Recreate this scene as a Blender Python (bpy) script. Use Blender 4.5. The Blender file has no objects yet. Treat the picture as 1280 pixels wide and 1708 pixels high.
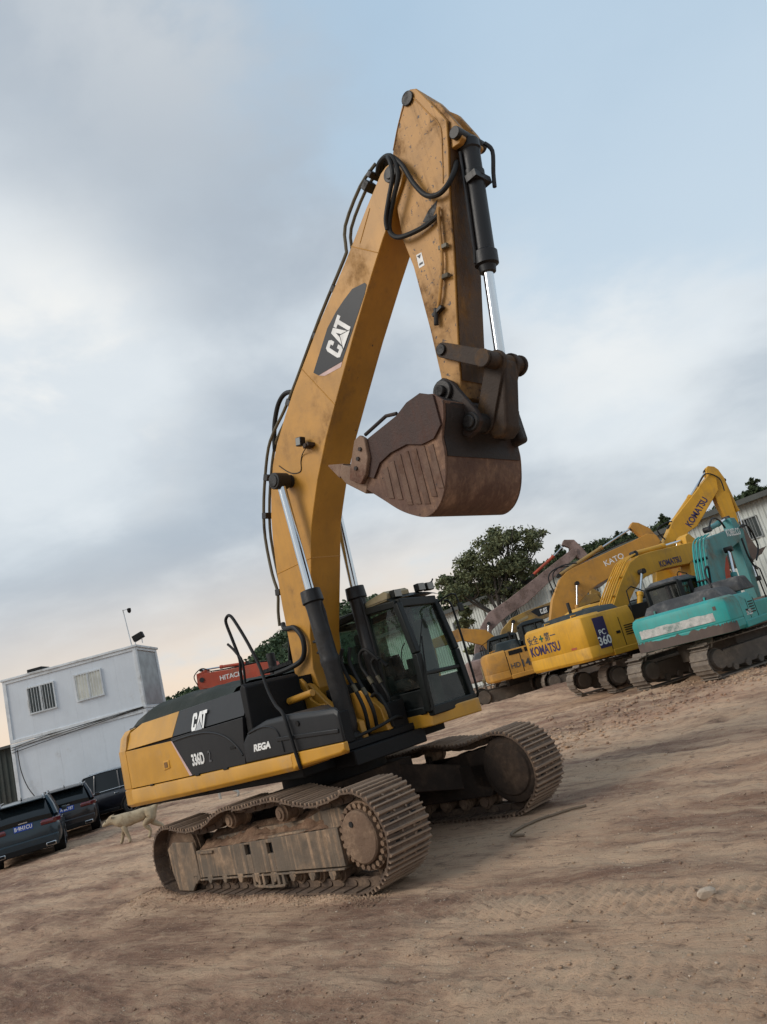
import bpy, bmesh, math, random
import numpy as np
from mathutils import Vector, Matrix
random.seed(7); rng = np.random.default_rng(7)
SC = bpy.context.scene; COL = SC.collection
R = math.radians

# ------------------------------------------------------------------ camera
cam = bpy.data.cameras.new('camera'); cam.sensor_fit = 'VERTICAL'; cam.sensor_height = 36
cam.lens = 25.88; cam.clip_start = .1; cam.clip_end = 6000
camo = bpy.data.objects.new('camera', cam); COL.objects.link(camo)
PITCH, ROLL, CAMH = R(13.37), R(-15.21), 1.871
_f = Vector((0, math.cos(PITCH), math.sin(PITCH))); _u = Vector((0, -math.sin(PITCH), math.cos(PITCH))); _x = Vector((1, 0, 0))
_r = math.cos(ROLL)*_x + math.sin(ROLL)*_u; _up = -math.sin(ROLL)*_x + math.cos(ROLL)*_u
camo.matrix_world = Matrix(((_r.x, _up.x, -_f.x, 0), (_r.y, _up.y, -_f.y, 0), (_r.z, _up.z, -_f.z, CAMH), (0, 0, 0, 1)))
SC.camera = camo
SC.render.resolution_x = 767; SC.render.resolution_y = 1024

# ------------------------------------------------------------------ sky and sun
SUN_EL, SUN_AZ = R(34), R(-112)        # azimuth measured from +Y, clockwise positive
class NT:
    """tiny node-tree helper"""
    def __init__(s, tree): s.t = tree; s.n = tree.nodes; s.l = tree.links
    def add(s, typ, **kw):
        nd = s.n.new(typ)
        ins = kw.pop('i', {})
        for k, v in kw.items(): setattr(nd, k, v)
        for k, v in ins.items(): s.put(nd.inputs[k], v)
        return nd
    def put(s, sock, v):
        if hasattr(v, 'links') or isinstance(v, bpy.types.NodeSocket): s.l.new(v, sock)
        elif isinstance(v, bpy.types.Node): s.l.new(v.outputs[0], sock)
        else:
            if isinstance(v, (tuple, list)) and len(v) == 3 and sock.type == 'RGBA': v = (*v, 1)
            sock.default_value = v
    def math(s, op, a, b=0.0, c=None, clamp=False):
        nd = s.add('ShaderNodeMath', operation=op, use_clamp=clamp); s.put(nd.inputs[0], a); s.put(nd.inputs[1], b)
        if c is not None: s.put(nd.inputs[2], c)
        return nd.outputs[0]
    def mix(s, f, a, b, bt='MIX'):
        nd = s.add('ShaderNodeMix', data_type='RGBA', blend_type=bt); s.put(nd.inputs[0], f); s.put(nd.inputs[6], a); s.put(nd.inputs[7], b)
        return nd.outputs[2]
    def ramp(s, v, a, b, lo=0.0, hi=1.0, smooth=True):
        nd = s.add('ShaderNodeMapRange', interpolation_type='SMOOTHSTEP' if smooth else 'LINEAR', clamp=True)
        for k, x in enumerate((v, a, b, lo, hi)): s.put(nd.inputs[k], x)
        return nd.outputs[0]
    def noise(s, vec, scale, det=4, rough=.55, dist=0, dim='3D'):
        nd = s.add('ShaderNodeTexNoise', noise_dimensions=dim); s.put(nd.inputs['Vector'], vec)
        nd.inputs['Scale'].default_value = scale; nd.inputs['Detail'].default_value = det
        nd.inputs['Roughness'].default_value = rough; nd.inputs['Distortion'].default_value = dist
        return nd.outputs[0]
    def scl(s, vec, v3):
        nd = s.add('ShaderNodeVectorMath', operation='MULTIPLY'); s.put(nd.inputs[0], vec); nd.inputs[1].default_value = v3
        return nd.outputs[0]
    def vadd(s, a, b):
        nd = s.add('ShaderNodeVectorMath', operation='ADD'); s.put(nd.inputs[0], a); s.put(nd.inputs[1], b)
        return nd.outputs[0]

world = bpy.data.worlds.new('World'); SC.world = world; world.use_nodes = True
w = NT(world.node_tree); w.n.clear()
tc = w.add('ShaderNodeTexCoord').outputs['Generated']
sep = w.add('ShaderNodeSeparateXYZ', i={0: tc}); dx, dy, dz = sep.outputs
sky = w.add('ShaderNodeTexSky', sky_type='NISHITA'); sky.sun_disc = False
sky.sun_elevation = SUN_EL; sky.sun_rotation = SUN_AZ; sky.dust_density = 2.5; sky.air_density = 1.2
bg_sky = w.add('ShaderNodeBackground', i={0: sky, 1: .09})
# cloud layer: noise on a plane high above the yard, so that clouds shrink towards the horizon
den = w.math('ADD', w.math('MAXIMUM', dz, 0.0), .30)
cv = w.add('ShaderNodeCombineXYZ', i={0: w.math('DIVIDE', dx, den), 1: w.math('DIVIDE', dy, den), 2: 0.0}).outputs[0]
n1 = w.noise(w.vadd(cv, (3.1, 1.7, .4)), 1.05, 7, .52, .35)
n2 = w.noise(w.vadd(cv, (9.2, 4.4, 2.0)), 2.6, 6, .55, .2)
n3 = w.noise(w.vadd(cv, (1.2, 7.4, 5.0)), .7, 3, .5, .2)
def lobe(d, tight):
    v = Vector(d).normalized()
    dt = w.add('ShaderNodeVectorMath', operation='DOT_PRODUCT', i={0: tc, 1: tuple(v)}).outputs['Value']
    return w.math('POWER', w.math('MAXIMUM', dt, 0.0), tight)
def wsum(*terms):
    r = None
    for v, k in terms:
        q = w.math('MULTIPLY', v, k); r = q if r is None else w.math('ADD', r, q)
    return r
n4 = w.noise(w.vadd(cv, (4.0, 2.2, 8.0)), 5.5, 6, .6, .3)
# how much cloud: broken cover on the left, thinner to the upper right, a bank low on the right
dens = wsum((n1, .70), (n2, .30), (lobe((.30, .72, .62), 16), -.20), (lobe((-.28, .85, .45), 7), .16), (lobe((.40, .89, .22), 40), .20))
cover = w.ramp(dens, .40, .58)
# how thick (grey) it is
tv = wsum((n3, .42), (n1, .34), (n2, .24), (lobe((-.15, .74, .65), 22), .14), (lobe((-.22, .91, .33), 30), .05), (lobe((-.35, .82, .46), 60), -.16), (lobe((.34, .88, .33), 90), -.12), (lobe((.40, .90, .20), 60), .05))
thick = w.ramp(tv, .43, .59)
ccol = w.mix(thick, (.77, .825, .86), (.43, .495, .565))
ccol = w.mix(w.ramp(n4, .35, .70, 0.0, .30), ccol, w.mix(thick, (.88, .92, .935), (.52, .585, .645)))
bright = wsum((lobe((-.345, .815, .475), 110), 1.3), (lobe((-.36, .84, .41), 180), 1.1), (lobe((.335, .885, .33), 160), .55), (lobe((-.10, .62, .78), 60), .35))
ccol = w.mix(w.math('MULTIPLY', w.ramp(n2, .42, .62), bright, clamp=True), ccol, (.96, .96, .93))
clear = w.mix(w.ramp(dz, .05, .9), (.66, .76, .83), (.42, .60, .78))
# evening haze band low over the hills, warm towards the left where the sun went behind cloud
low = w.ramp(dz, .0, .30, 1.0, 0.0)
warm = w.math('MULTIPLY', w.ramp(dz, .0, .27, 1.0, 0.0), w.ramp(lobe((-.24, .97, .06), 13), .03, .7))
ccol = w.mix(w.math('MULTIPLY', low, .70), ccol, (.62, .645, .675))
clear = w.mix(w.math('MULTIPLY', low, .6), clear, (.64, .67, .70))
ccol = w.mix(warm, ccol, (1.0, .79, .60))
bg_cloud = w.add('ShaderNodeBackground', i={0: w.mix(w.ramp(cover, 0.0, 1.0, .18, 1.0), clear, ccol), 1: .82})
mx = w.add('ShaderNodeMixShader', i={0: .86, 1: bg_sky, 2: bg_cloud})
w.l.new(mx.outputs[0], w.add('ShaderNodeOutputWorld').inputs[0])

sun = bpy.data.lights.new('sun', 'SUN'); sun.energy = 1.5; sun.angle = R(25); sun.color = (1, .93, .84)
suno = bpy.data.objects.new('sun', sun); COL.objects.link(suno)
_sd = Vector((math.sin(SUN_AZ)*math.cos(SUN_EL), math.cos(SUN_AZ)*math.cos(SUN_EL), math.sin(SUN_EL)))
suno.rotation_euler = (-_sd).to_track_quat('-Z', 'Y').to_euler(); suno.location = (-20, -10, 30)
SC.view_settings.view_transform = 'Standard'; SC.view_settings.look = 'None'
SC.view_settings.exposure = .36; SC.view_settings.gamma = 1; SC.view_settings.use_curve_mapping = False

# ------------------------------------------------------------------ materials
MATS = {}
def mat(name, col, rough=.55, metal=0.0, var=.12, dirt=None, amt=0.0, dscale=1.2, streak=0.0, chip=0.0, chipcol=(.05, .03, .02),
        bump=.15, bscale=30, spec=.5, coat=0.0, zd=None, emit=None, topz=None):
    """painted / muddy / rusty surface: base tone, blotches of dirt, drip streaks, chipped spots, fine relief"""
    if name in MATS: return MATS[name]
    m = bpy.data.materials.new(name); m.use_nodes = True; MATS[name] = m
    t = NT(m.node_tree); b = t.n['Principled BSDF']
    tcn = t.add('ShaderNodeTexCoord').outputs['Object']
    rnd = t.add('ShaderNodeObjectInfo').outputs['Random']
    v = t.vadd(tcn, t.add('ShaderNodeCombineXYZ', i={0: t.math('MULTIPLY', rnd, 37.0), 1: t.math('MULTIPLY', rnd, 11.0), 2: t.math('MULTIPLY', rnd, 23.0)}).outputs[0])
    c = t.mix(t.ramp(t.noise(v, dscale*1.7, 5), .3, .7), tuple(x*(1-var) for x in col), tuple(min(1, x*(1+var)) for x in col))
    rg = rough
    if dirt:
        d = t.ramp(t.noise(v, dscale, 8, .65), .62-.42*amt, .86-.36*amt)
        if streak:
            st = t.ramp(t.noise(t.scl(v, (16, 16, .7)), 1.0, 5, .65), .46, .70)
            d = t.math('ADD', d, t.math('MULTIPLY', st, streak), clamp=True)
        if zd:
            z = t.add('ShaderNodeSeparateXYZ', i={0: t.add('ShaderNodeNewGeometry').outputs['Position']}).outputs[2]
            zz = t.math('ADD', z, t.math('MULTIPLY', t.math('SUBTRACT', t.noise(v, 5, 6), .5), (zd[1]-zd[0])*1.3))
            d = t.math('ADD', d, t.ramp(zz, zd[0], zd[1], 1.0, 0.0), clamp=True)
        fine = t.ramp(t.noise(v, dscale*14, 5, .7), .25, .7, .55, 1.0)
        d = t.math('MULTIPLY', d, fine)
        dc = t.mix(t.ramp(t.noise(v, dscale*6, 4), .3, .7), tuple(x*.7 for x in dirt), tuple(min(1, x*1.2) for x in dirt))
        c = t.mix(d, c, dc); rg = t.ramp(d, 0, 1, rough, .92)
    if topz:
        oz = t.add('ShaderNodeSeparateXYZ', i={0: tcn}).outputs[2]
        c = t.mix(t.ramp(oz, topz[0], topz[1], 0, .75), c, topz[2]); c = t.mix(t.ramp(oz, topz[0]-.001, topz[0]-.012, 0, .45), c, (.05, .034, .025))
    if chip:
        ch = t.ramp(t.noise(t.vadd(v, (5, 5, 5)), 9*dscale, 6, .68, .4), .74-.14*chip, .76-.13*chip)
        c = t.mix(ch, c, chipcol)
    t.put(b.inputs['Base Color'], c); t.put(b.inputs['Roughness'], rg)
    b.inputs['Metallic'].default_value = metal; b.inputs['Specular IOR Level'].default_value = spec
    b.inputs['Coat Weight'].default_value = coat
    if bump:
        bn = t.add('ShaderNodeBump', i={'Strength': bump, 'Distance': .02, 'Height': t.noise(v, bscale, 6, .65)})
        t.l.new(bn.outputs[0], b.inputs['Normal'])
    if emit: b.inputs['Emission Color'].default_value = (*emit, 1); b.inputs['Emission Strength'].default_value = 1
    return m
def glass(name, tint, refl=1.0):
    if name in MATS: return MATS[name]
    m = bpy.data.materials.new(name); m.use_nodes = True; MATS[name] = m
    t = NT(m.node_tree); t.n.clear()
    v = t.add('ShaderNodeTexCoord').outputs['Object']
    dust = t.ramp(t.noise(v, 2.5, 6, .6), .35, .8, .02, .16)
    fc = t.add('ShaderNodeLayerWeight', i={0: .5}).outputs['Facing']; fr = t.math('MULTIPLY_ADD', t.math('POWER', fc, 4.0), .75, .05)
    tr = t.add('ShaderNodeBsdfTransparent', i={0: tint}); gl = t.add('ShaderNodeBsdfGlossy', i={0: (.9*refl, .93*refl, .92*refl), 1: .04})
    df = t.add('ShaderNodeBsdfDiffuse', i={0: (.35, .34, .30)})
    a = t.add('ShaderNodeMixShader', i={0: fr, 1: tr, 2: gl}); b = t.add('ShaderNodeMixShader', i={0: dust, 1: a, 2: df})
    t.l.new(b.outputs[0], t.add('ShaderNodeOutputMaterial').inputs[0])
    return m
MUD = (.19, .135, .095); DUST = (.27, .20, .14); GREASE = (.018, .015, .013)
YEL = mat('cat_yellow', (.455, .218, .024), .48, dirt=(.17, .095, .045), amt=.20, dscale=1.1, streak=.14, chip=.45, bump=.05)
YELB = mat('cat_yellow_panel', (.50, .245, .018), .42, dirt=DUST, amt=.22, dscale=1.1, streak=.12, chip=.06, bump=.03, coat=.1)
YELS = mat('cat_yellow_worn', (.42, .208, .040), .55, dirt=(.10, .055, .03), amt=.38, dscale=1.8, streak=.3, chip=1.0, bump=.1)
STF = mat('stick_front_dark', (.085, .047, .024), .6, spec=.3, dirt=(.22, .11, .035), amt=.35, dscale=1.6, streak=.4, chip=.5, bump=.2)  # darker brown for the front face only
BLK = mat('panel_black', (.008, .0085, .010), .45, spec=.35, dirt=(.035, .032, .03), amt=.2, dscale=1.3, streak=.15, bump=.04)
BLKF = mat('frame_black', (.006, .006, .0065), .6, spec=.25, dirt=(.022, .018, .015), amt=.3, dscale=2, bump=.15)
TARP = mat('hood_green_grey', (.026, .032, .028), .8, spec=.2, dirt=(.06, .058, .05), amt=.4, dscale=2.2, bump=.5, bscale=8)
CYL = mat('cylinder_black', (.010, .010, .0115), .45, spec=.4, dirt=(.03, .027, .025), amt=.4, dscale=2.5, streak=.3, chip=.3, chipcol=(.09, .06, .04), bump=.12)
CHR = mat('chrome_rod', (.62, .64, .66), .16, metal=1.0, var=.04, bump=0)
PIN = mat('pin_steel', (.018, .016, .015), .5, metal=.2, dirt=(.012, .01, .009), amt=.5, dscale=4, bump=.2)
HOSE = mat('hose_rubber', (.009, .009, .009), .6, spec=.35, dirt=(.03, .028, .025), amt=.3, dscale=5, bump=.1)
PIPE = mat('pipe_olive', (.10, .085, .05), .55, dirt=(.05, .04, .03), amt=.4, dscale=4, bump=.1)
MUDM = mat('mud_steel', (.155, .10, .068), .85, dirt=(.29, .195, .128), amt=.55, dscale=3.0, bump=.7, bscale=28, spec=.2)
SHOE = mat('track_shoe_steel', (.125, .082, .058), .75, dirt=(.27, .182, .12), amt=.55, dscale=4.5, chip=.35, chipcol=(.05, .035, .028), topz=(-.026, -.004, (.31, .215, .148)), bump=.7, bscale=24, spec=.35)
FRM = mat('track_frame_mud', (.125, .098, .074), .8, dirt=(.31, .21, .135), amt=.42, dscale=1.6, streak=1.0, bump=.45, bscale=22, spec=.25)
FRMD = mat('track_frame_shaded', (.034, .025, .020), .8, spec=.2, dirt=(.09, .060, .042), amt=.45, dscale=2, bump=.4)  # darker frame copy: shade of far track and underbody put into the colour
MUDH = mat('caked_mud', (.16, .095, .062), .95, dirt=(.27, .175, .112), amt=.5, dscale=5, bump=1.0, bscale=22, spec=.1)
BKT = mat('bucket_rust', (.098, .050, .034), .62, spec=.3, dirt=(.27, .165, .108), amt=.44, dscale=2.0, streak=.35, chip=.7, chipcol=(.045, .03, .025), bump=.35, bscale=18)
BKD = mat('bucket_dark', (.026, .020, .018), .6, spec=.3, dirt=(.085, .045, .03), amt=.35, dscale=1.8, bump=.3)
BKW = mat('bucket_wear', (.21, .135, .092), .7, spec=.3, dirt=(.11, .052, .036), amt=.42, dscale=2.2, streak=.3, bump=.35)
LNK = mat('linkage_rust', (.038, .025, .018), .65, spec=.3, dirt=(.14, .075, .028), amt=.38, dscale=2.4, chip=.4, bump=.3)
WHT = mat('lettering_white', (.72, .72, .70), .5, dirt=(.3, .27, .22), amt=.2, dscale=4, bump=0)
GRYL = mat('lettering_grey', (.36, .37, .38), .5, bump=0)
DKL = mat('lettering_dim', (.06, .06, .065), .5, bump=0)
PINK = mat('decal_pink', (.52, .36, .33), .5, var=.2, bump=0)
DECB = mat('decal_black', (.016, .018, .022), .45, spec=.3, dirt=(.05, .045, .04), amt=.15, dscale=3, bump=0)
RUB = mat('tyre_rubber', (.022, .021, .02), .85, dirt=(.10, .08, .06), amt=.3, dscale=6, bump=.2)
GLS = glass('cab_glass', (.46, .60, .53), .6); GLC = glass('car_glass', (.10, .12, .12), .8)
CABF = mat('cab_frame', (.006, .0085, .008), .5, spec=.3, dirt=(.025, .023, .02), amt=.25, dscale=2, bump=.08)
CREAM = mat('cab_roof_cream', (.36, .29, .16), .55, dirt=(.2, .16, .11), amt=.4, dscale=2, bump=.1)
LENS = mat('lamp_lens', (.22, .22, .2), .2, bump=0, coat=.5)
SEATM = mat('seat_cloth', (.05, .05, .052), .9, bump=.3)

# ------------------------------------------------------------------ mesh builder
class MB:
    def __init__(s): s.v = []; s.f = []
    def add(s, vs, fs):
        o = len(s.v); s.v += [tuple(x) for x in vs]; s.f += [tuple(i+o for i in f) for f in fs]; return s
    def box(s, c, d, rot=None):
        h = [x/2 for x in d]; c = Vector(c)
        vs = [Vector((a*h[0], b*h[1], e*h[2])) for a in (-1, 1) for b in (-1, 1) for e in (-1, 1)]
        if rot is not None: vs = [rot @ q for q in vs]
        return s.add([c+q for q in vs], [(0, 1, 3, 2), (4, 6, 7, 5), (0, 4, 5, 1), (2, 3, 7, 6), (0, 2, 6, 4), (1, 5, 7, 3)])
    def bb(s, x0, x1, y0, y1, z0, z1): return s.box(((x0+x1)/2, (y0+y1)/2, (z0+z1)/2), (abs(x1-x0), abs(y1-y0), abs(z1-z0)))
    def prism(s, poly, y0, y1, ax='y'):
        """polygon in (x,z) extruded along y (or (y,z) along x, (x,y) along z)"""
        n = len(poly)
        f = {'y': lambda p, t: (p[0], t, p[1]), 'x': lambda p, t: (t, p[0], p[1]), 'z': lambda p, t: (p[0], p[1], t)}[ax]
        vs = [f(p, y0) for p in poly]+[f(p, y1) for p in poly]
        return s.add(vs, [tuple(range(n)), tuple(range(2*n-1, n-1, -1))]+[(i, i+n, (i+1) % n+n, (i+1) % n) for i in range(n)])
    def cyl(s, a, b, r0, r1=None, n=20, cap=True):
        a, b = Vector(a), Vector(b); r1 = r0 if r1 is None else r1; d = (b-a).normalized()
        u = d.orthogonal().normalized(); w_ = d.cross(u)
        vs = []
        for p, r in ((a, r0), (b, r1)): vs += [p+(u*math.cos(2*math.pi*k/n)+w_*math.sin(2*math.pi*k/n))*r for k in range(n)]
        fs = [(k, (k+1) % n, (k+1) % n+n, k+n) for k in range(n)]
        if cap: fs += [tuple(range(n-1, -1, -1)), tuple(range(n, 2*n))]
        return s.add(vs, fs)
    def lathe(s, a, b, prof, n=24):
        """prof: list of (t along a->b in metres, radius)"""
        a, b = Vector(a), Vector(b); d = (b-a).normalized(); u = d.orthogonal().normalized(); w_ = d.cross(u)
        vs = []; m = len(prof)
        for t, r in prof: vs += [a+d*t+(u*math.cos(2*math.pi*k/n)+w_*math.sin(2*math.pi*k/n))*max(r, 1e-4) for k in range(n)]
        fs = [(i*n+k, i*n+(k+1) % n, (i+1)*n+(k+1) % n, (i+1)*n+k) for i in range(m-1) for k in range(n)]
        fs += [tuple(range(n-1, -1, -1)), tuple(range((m-1)*n, m*n))]
        return s.add(vs, fs)
    def tube(s, pts, r, n=8, smooth=0, rr=None):
        P = [Vector(p) for p in pts]
        if smooth: P = crv(P, smooth)
        m = len(P); u = None; vs = []
        for i, p in enumerate(P):
            d = (P[min(i+1, m-1)]-P[max(i-1, 0)]).normalized()
            if u is None: u = d.orthogonal().normalized()
            u = (u-d*u.dot(d)).normalized(); w_ = d.cross(u); q = r if rr is None else rr(i/(m-1))
            vs += [p+(u*math.cos(2*math.pi*k/n)+w_*math.sin(2*math.pi*k/n))*q for k in range(n)]
        fs = [(i*n+k, i*n+(k+1) % n, (i+1)*n+(k+1) % n, (i+1)*n+k) for i in range(m-1) for k in range(n)]
        fs += [tuple(range(n-1, -1, -1)), tuple(range((m-1)*n, m*n))]
        return s.add(vs, fs)
    def grid(s, rows):
        n = len(rows[0]); vs = [p for r_ in rows for p in r_]
        return s.add(vs, [(i*n+k, i*n+k+1, (i+1)*n+k+1, (i+1)*n+k) for i in range(len(rows)-1) for k in range(n-1)])
    def loft(s, rings, cap=True):
        n = len(rings[0]); vs = [p for r_ in rings for p in r_]
        fs = [(i*n+k, i*n+(k+1) % n, (i+1)*n+(k+1) % n, (i+1)*n+k) for i in range(len(rings)-1) for k in range(n)]
        if cap: fs += [tuple(range(n-1, -1, -1)), tuple(range((len(rings)-1)*n, len(rings)*n))]
        return s.add(vs, fs)
    def quad(s, a, b, c, d): return s.add([a, b, c, d], [(0, 1, 2, 3)])
    def mesh(s, name, m=None, ang=35):
        me = bpy.data.meshes.new(name); me.from_pydata([tuple(x) for x in s.v], [], s.f)
        bm = bmesh.new(); bm.from_mesh(me); bmesh.ops.recalc_face_normals(bm, faces=bm.faces); bm.to_mesh(me); bm.free()
        me.polygons.foreach_set('use_smooth', [True]*len(me.polygons)); me.set_sharp_from_angle(angle=R(ang))
        if m: me.materials.append(m)
        return me
    def build(s, name, m, parent=None, bevel=0, ang=35, seg=2, sub=0):
        return mk(name, s.mesh(name, m, ang), parent, bevel, seg, sub)
def mk(name, me, parent=None, bevel=0, seg=2, sub=0):
    o = bpy.data.objects.new(name, me); COL.objects.link(o)
    if parent is not None: o.parent = parent
    if bevel:
        b = o.modifiers.new('bevel', 'BEVEL'); b.width = bevel; b.segments = seg; b.limit_method = 'ANGLE'; b.angle_limit = R(30); b.harden_normals = False
    if sub:
        b = o.modifiers.new('sub', 'SUBSURF'); b.levels = sub; b.render_levels = sub
    return o
def crv(P, k=6, closed=False):
    P = [Vector(p) for p in P]; n = len(P); out = []
    for i in range(n if closed else n-1):
        a, b, c, d = (P[(i-1) % n], P[i], P[(i+1) % n], P[(i+2) % n]) if closed else (P[max(i-1, 0)], P[i], P[i+1], P[min(i+2, n-1)])
        for j in range(k):
            t = j/k
            out.append(.5*((2*b)+(c-a)*t+(2*a-5*b+4*c-d)*t*t+(3*b-a-3*c+d)*t*t*t))
    if not closed: out.append(P[-1])
    return out
def thing(name, label, cat, loc=(0, 0, 0), rz=0, group=None):
    o = bpy.data.objects.new(name, None); COL.objects.link(o); o.empty_display_size = .2
    o.location = loc; o.rotation_euler = (0, 0, rz); return tag(o, label, cat, group)
def tag(o, label, cat, group=None):
    o['label'] = label; o['category'] = cat
    if group: o['group'] = group
    return o
def kind(o, k): o['kind'] = k; return o
def text_mesh(s, size=1.0, bold=0.0, shear=0.0, ext=.004, squeeze=1.0):
    cu = bpy.data.curves.new('txt', 'FONT'); cu.body = s; cu.size = size; cu.offset = bold; cu.shear = shear; cu.extrude = ext; cu.align_x = 'CENTER'; cu.align_y = 'CENTER'
    o = bpy.data.objects.new('txt', cu); COL.objects.link(o)
    me = bpy.data.meshes.new_from_object(o.evaluated_get(bpy.context.evaluated_depsgraph_get()))
    bpy.data.objects.remove(o); bpy.data.curves.remove(cu)
    if squeeze != 1.0: me.transform(Matrix.Diagonal((squeeze, 1, 1, 1)))
    return me
def put_text(name, me, m, parent, c, right, up):
    """text mesh lies in its local xy plane: map x->right, y->up at c"""
    me.materials.clear(); me.materials.append(m)
    o = bpy.data.objects.new(name, me); COL.objects.link(o); o.parent = parent
    r_ = Vector(right).normalized(); u_ = Vector(up); u_ = (u_-r_*u_.dot(r_)).normalized(); n_ = r_.cross(u_)
    o.matrix_local = Matrix(((r_.x, u_.x, n_.x, c[0]), (r_.y, u_.y, n_.y, c[1]), (r_.z, u_.z, n_.z, c[2]), (0, 0, 0, 1)))
    return o
TX = dict(model=text_mesh('336D', .2, .006, 0, .003, .72), two=text_mesh('2', .2, .003, 0, .003, .72), rega=text_mesh('REGA', .105, .005, .25, .003, 1.32),
          komatsu=text_mesh('KOMATSU', 1.0, .028, 0, .004, .82), safety=text_mesh('安全', 1.0, .012, 0, .004), first=text_mesh('第一', 1.0, .012, 0, .004),
          pc=text_mesh('PC', 1.0, .01, 0, .004), n360=text_mesh('360', 1.0, .02, 0, .004), hd=text_mesh('HD', 1.0, .01, 0, .004), n143=text_mesh('1430', 1.0, .03, 0, .004),
          kato=text_mesh('KATO', 1.0, .005, 0, .004), hit=text_mesh('HITACHI', 1.0, .02, 0, .004), kob=text_mesh('KOBELCO', 1.0, .02, 0, .004), sk=text_mesh('SK220', 1.0, .02, 0, .004))
def cat_logo(parent, c, right, up, h, shear=0.0):
    """the three letters with the triangle under the A; returns letters part"""
    C_ = [(0, .15), (.1, 0), (.53, 0), (.63, .15), (.63, .36), (.42, .36), (.42, .2), (.22, .2), (.22, .8), (.42, .8), (.42, .64), (.63, .64), (.63, .85), (.53, 1), (.1, 1), (0, .85)]
    A_ = [(.66, 0), (.93, 1), (1.23, 1), (1.5, 0), (1.28, 0), (1.08, .74), (.88, 0)]
    T_ = [(1.3, 1), (1.95, 1), (1.95, .8), (1.74, .8), (1.74, 0), (1.52, 0), (1.52, .8), (1.3, .8)]
    r_ = Vector(right).normalized(); u_ = Vector(up); u_ = (u_-r_*u_.dot(r_)).normalized(); n_ = r_.cross(u_); c = Vector(c)
    def poly(P, d0, d1, mb):
        n = len(P); q = [c+r_*((x-.97)*h*.8)+u_*((y-.5)*h) for x, y in P]
        mb.add([p+n_*d0 for p in q]+[p+n_*d1 for p in q], [tuple(range(n)), tuple(range(2*n-1, n-1, -1))]+[(i, i+n, (i+1) % n+n, (i+1) % n) for i in range(n)])
    a = MB(); [poly(P, 0, .003, a) for P in (C_, A_, T_)]; lo = a.build('lettering', WHT, parent)
    b = MB(); poly([(.5, -.06), (1.08, .50), (1.66, -.06)], .0031, .0045, b); b.build('logo_edge', DECB, lo)
    d = MB(); poly([(.58, -.03), (1.08, .43), (1.58, -.03)], .0046, .006, d); d.build('logo_triangle', GRYL if h < .25 else WHT, lo)
    return lo

# ------------------------------------------------------------------ ground
def _hash(ix, iy, seed):
    h = (ix.astype(np.int64)*374761393+iy.astype(np.int64)*668265263+seed*144665) & 0x7fffffff
    h = ((h ^ (h >> 13))*1274126177) & 0x7fffffff
    return ((h ^ (h >> 16)) & 0xffff)/65535.0
def vnoise(x, y, seed=0):
    ix, iy = np.floor(x), np.floor(y); fx, fy = x-ix, y-iy; fx = fx*fx*fx*(fx*(fx*6-15)+10); fy = fy*fy*fy*(fy*(fy*6-15)+10)
    a, b, c, d = _hash(ix, iy, seed), _hash(ix+1, iy, seed), _hash(ix, iy+1, seed), _hash(ix+1, iy+1, seed)
    return (a+(b-a)*fx)*(1-fy)+(c+(d-c)*fx)*fy-.5
def fbm(x, y, seed=0, o=4):
    s = 0; a = 1.0
    for k in range(o): s = s+a*vnoise(x*2**k, y*2**k, seed+k*17); a *= .5
    return s
def ss(a, b, v): t = np.clip((v-a)/(b-a), 0, 1); return t*t*(3-2*t)
RUTS = [((-3.0, 8.7), (4.5, 3.2), .6), ((-5.6, 8.6), (2.5, 2.9), .55), ((1.0, 10.3), (8, 5.2), .6), ((3, 15.5), (13, 8.3), .6), ((2, 18.6), (14, 10), .65), ((4, 20), (15, 12.4), .65), ((-14, 18.6), (-6, 13.2), .6)]
def terrain_base(x, y):
    lx, ly = (x+1.571)*.7361+(y-10.52)*-.6769, (x+1.571)*.6769+(y-10.52)*.7361
    berm = (.055*np.exp(-((ly+1.67)/.09)**2)*ss(-2.6, -2.0, lx)*ss(2.2, 1.4, lx)*(.35+.9*np.abs(np.sin(lx*2.3+.6)))+.13*np.exp(-((ly+1.75)/.30)**2-((lx+2.35)/.42)**2))
    return berm+.45*np.exp(-((y-30.6)/1.3)**2)*ss(.5, 2, x)*ss(7.5, 5.5, x)+.6*ss(46, 60, y)
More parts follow.
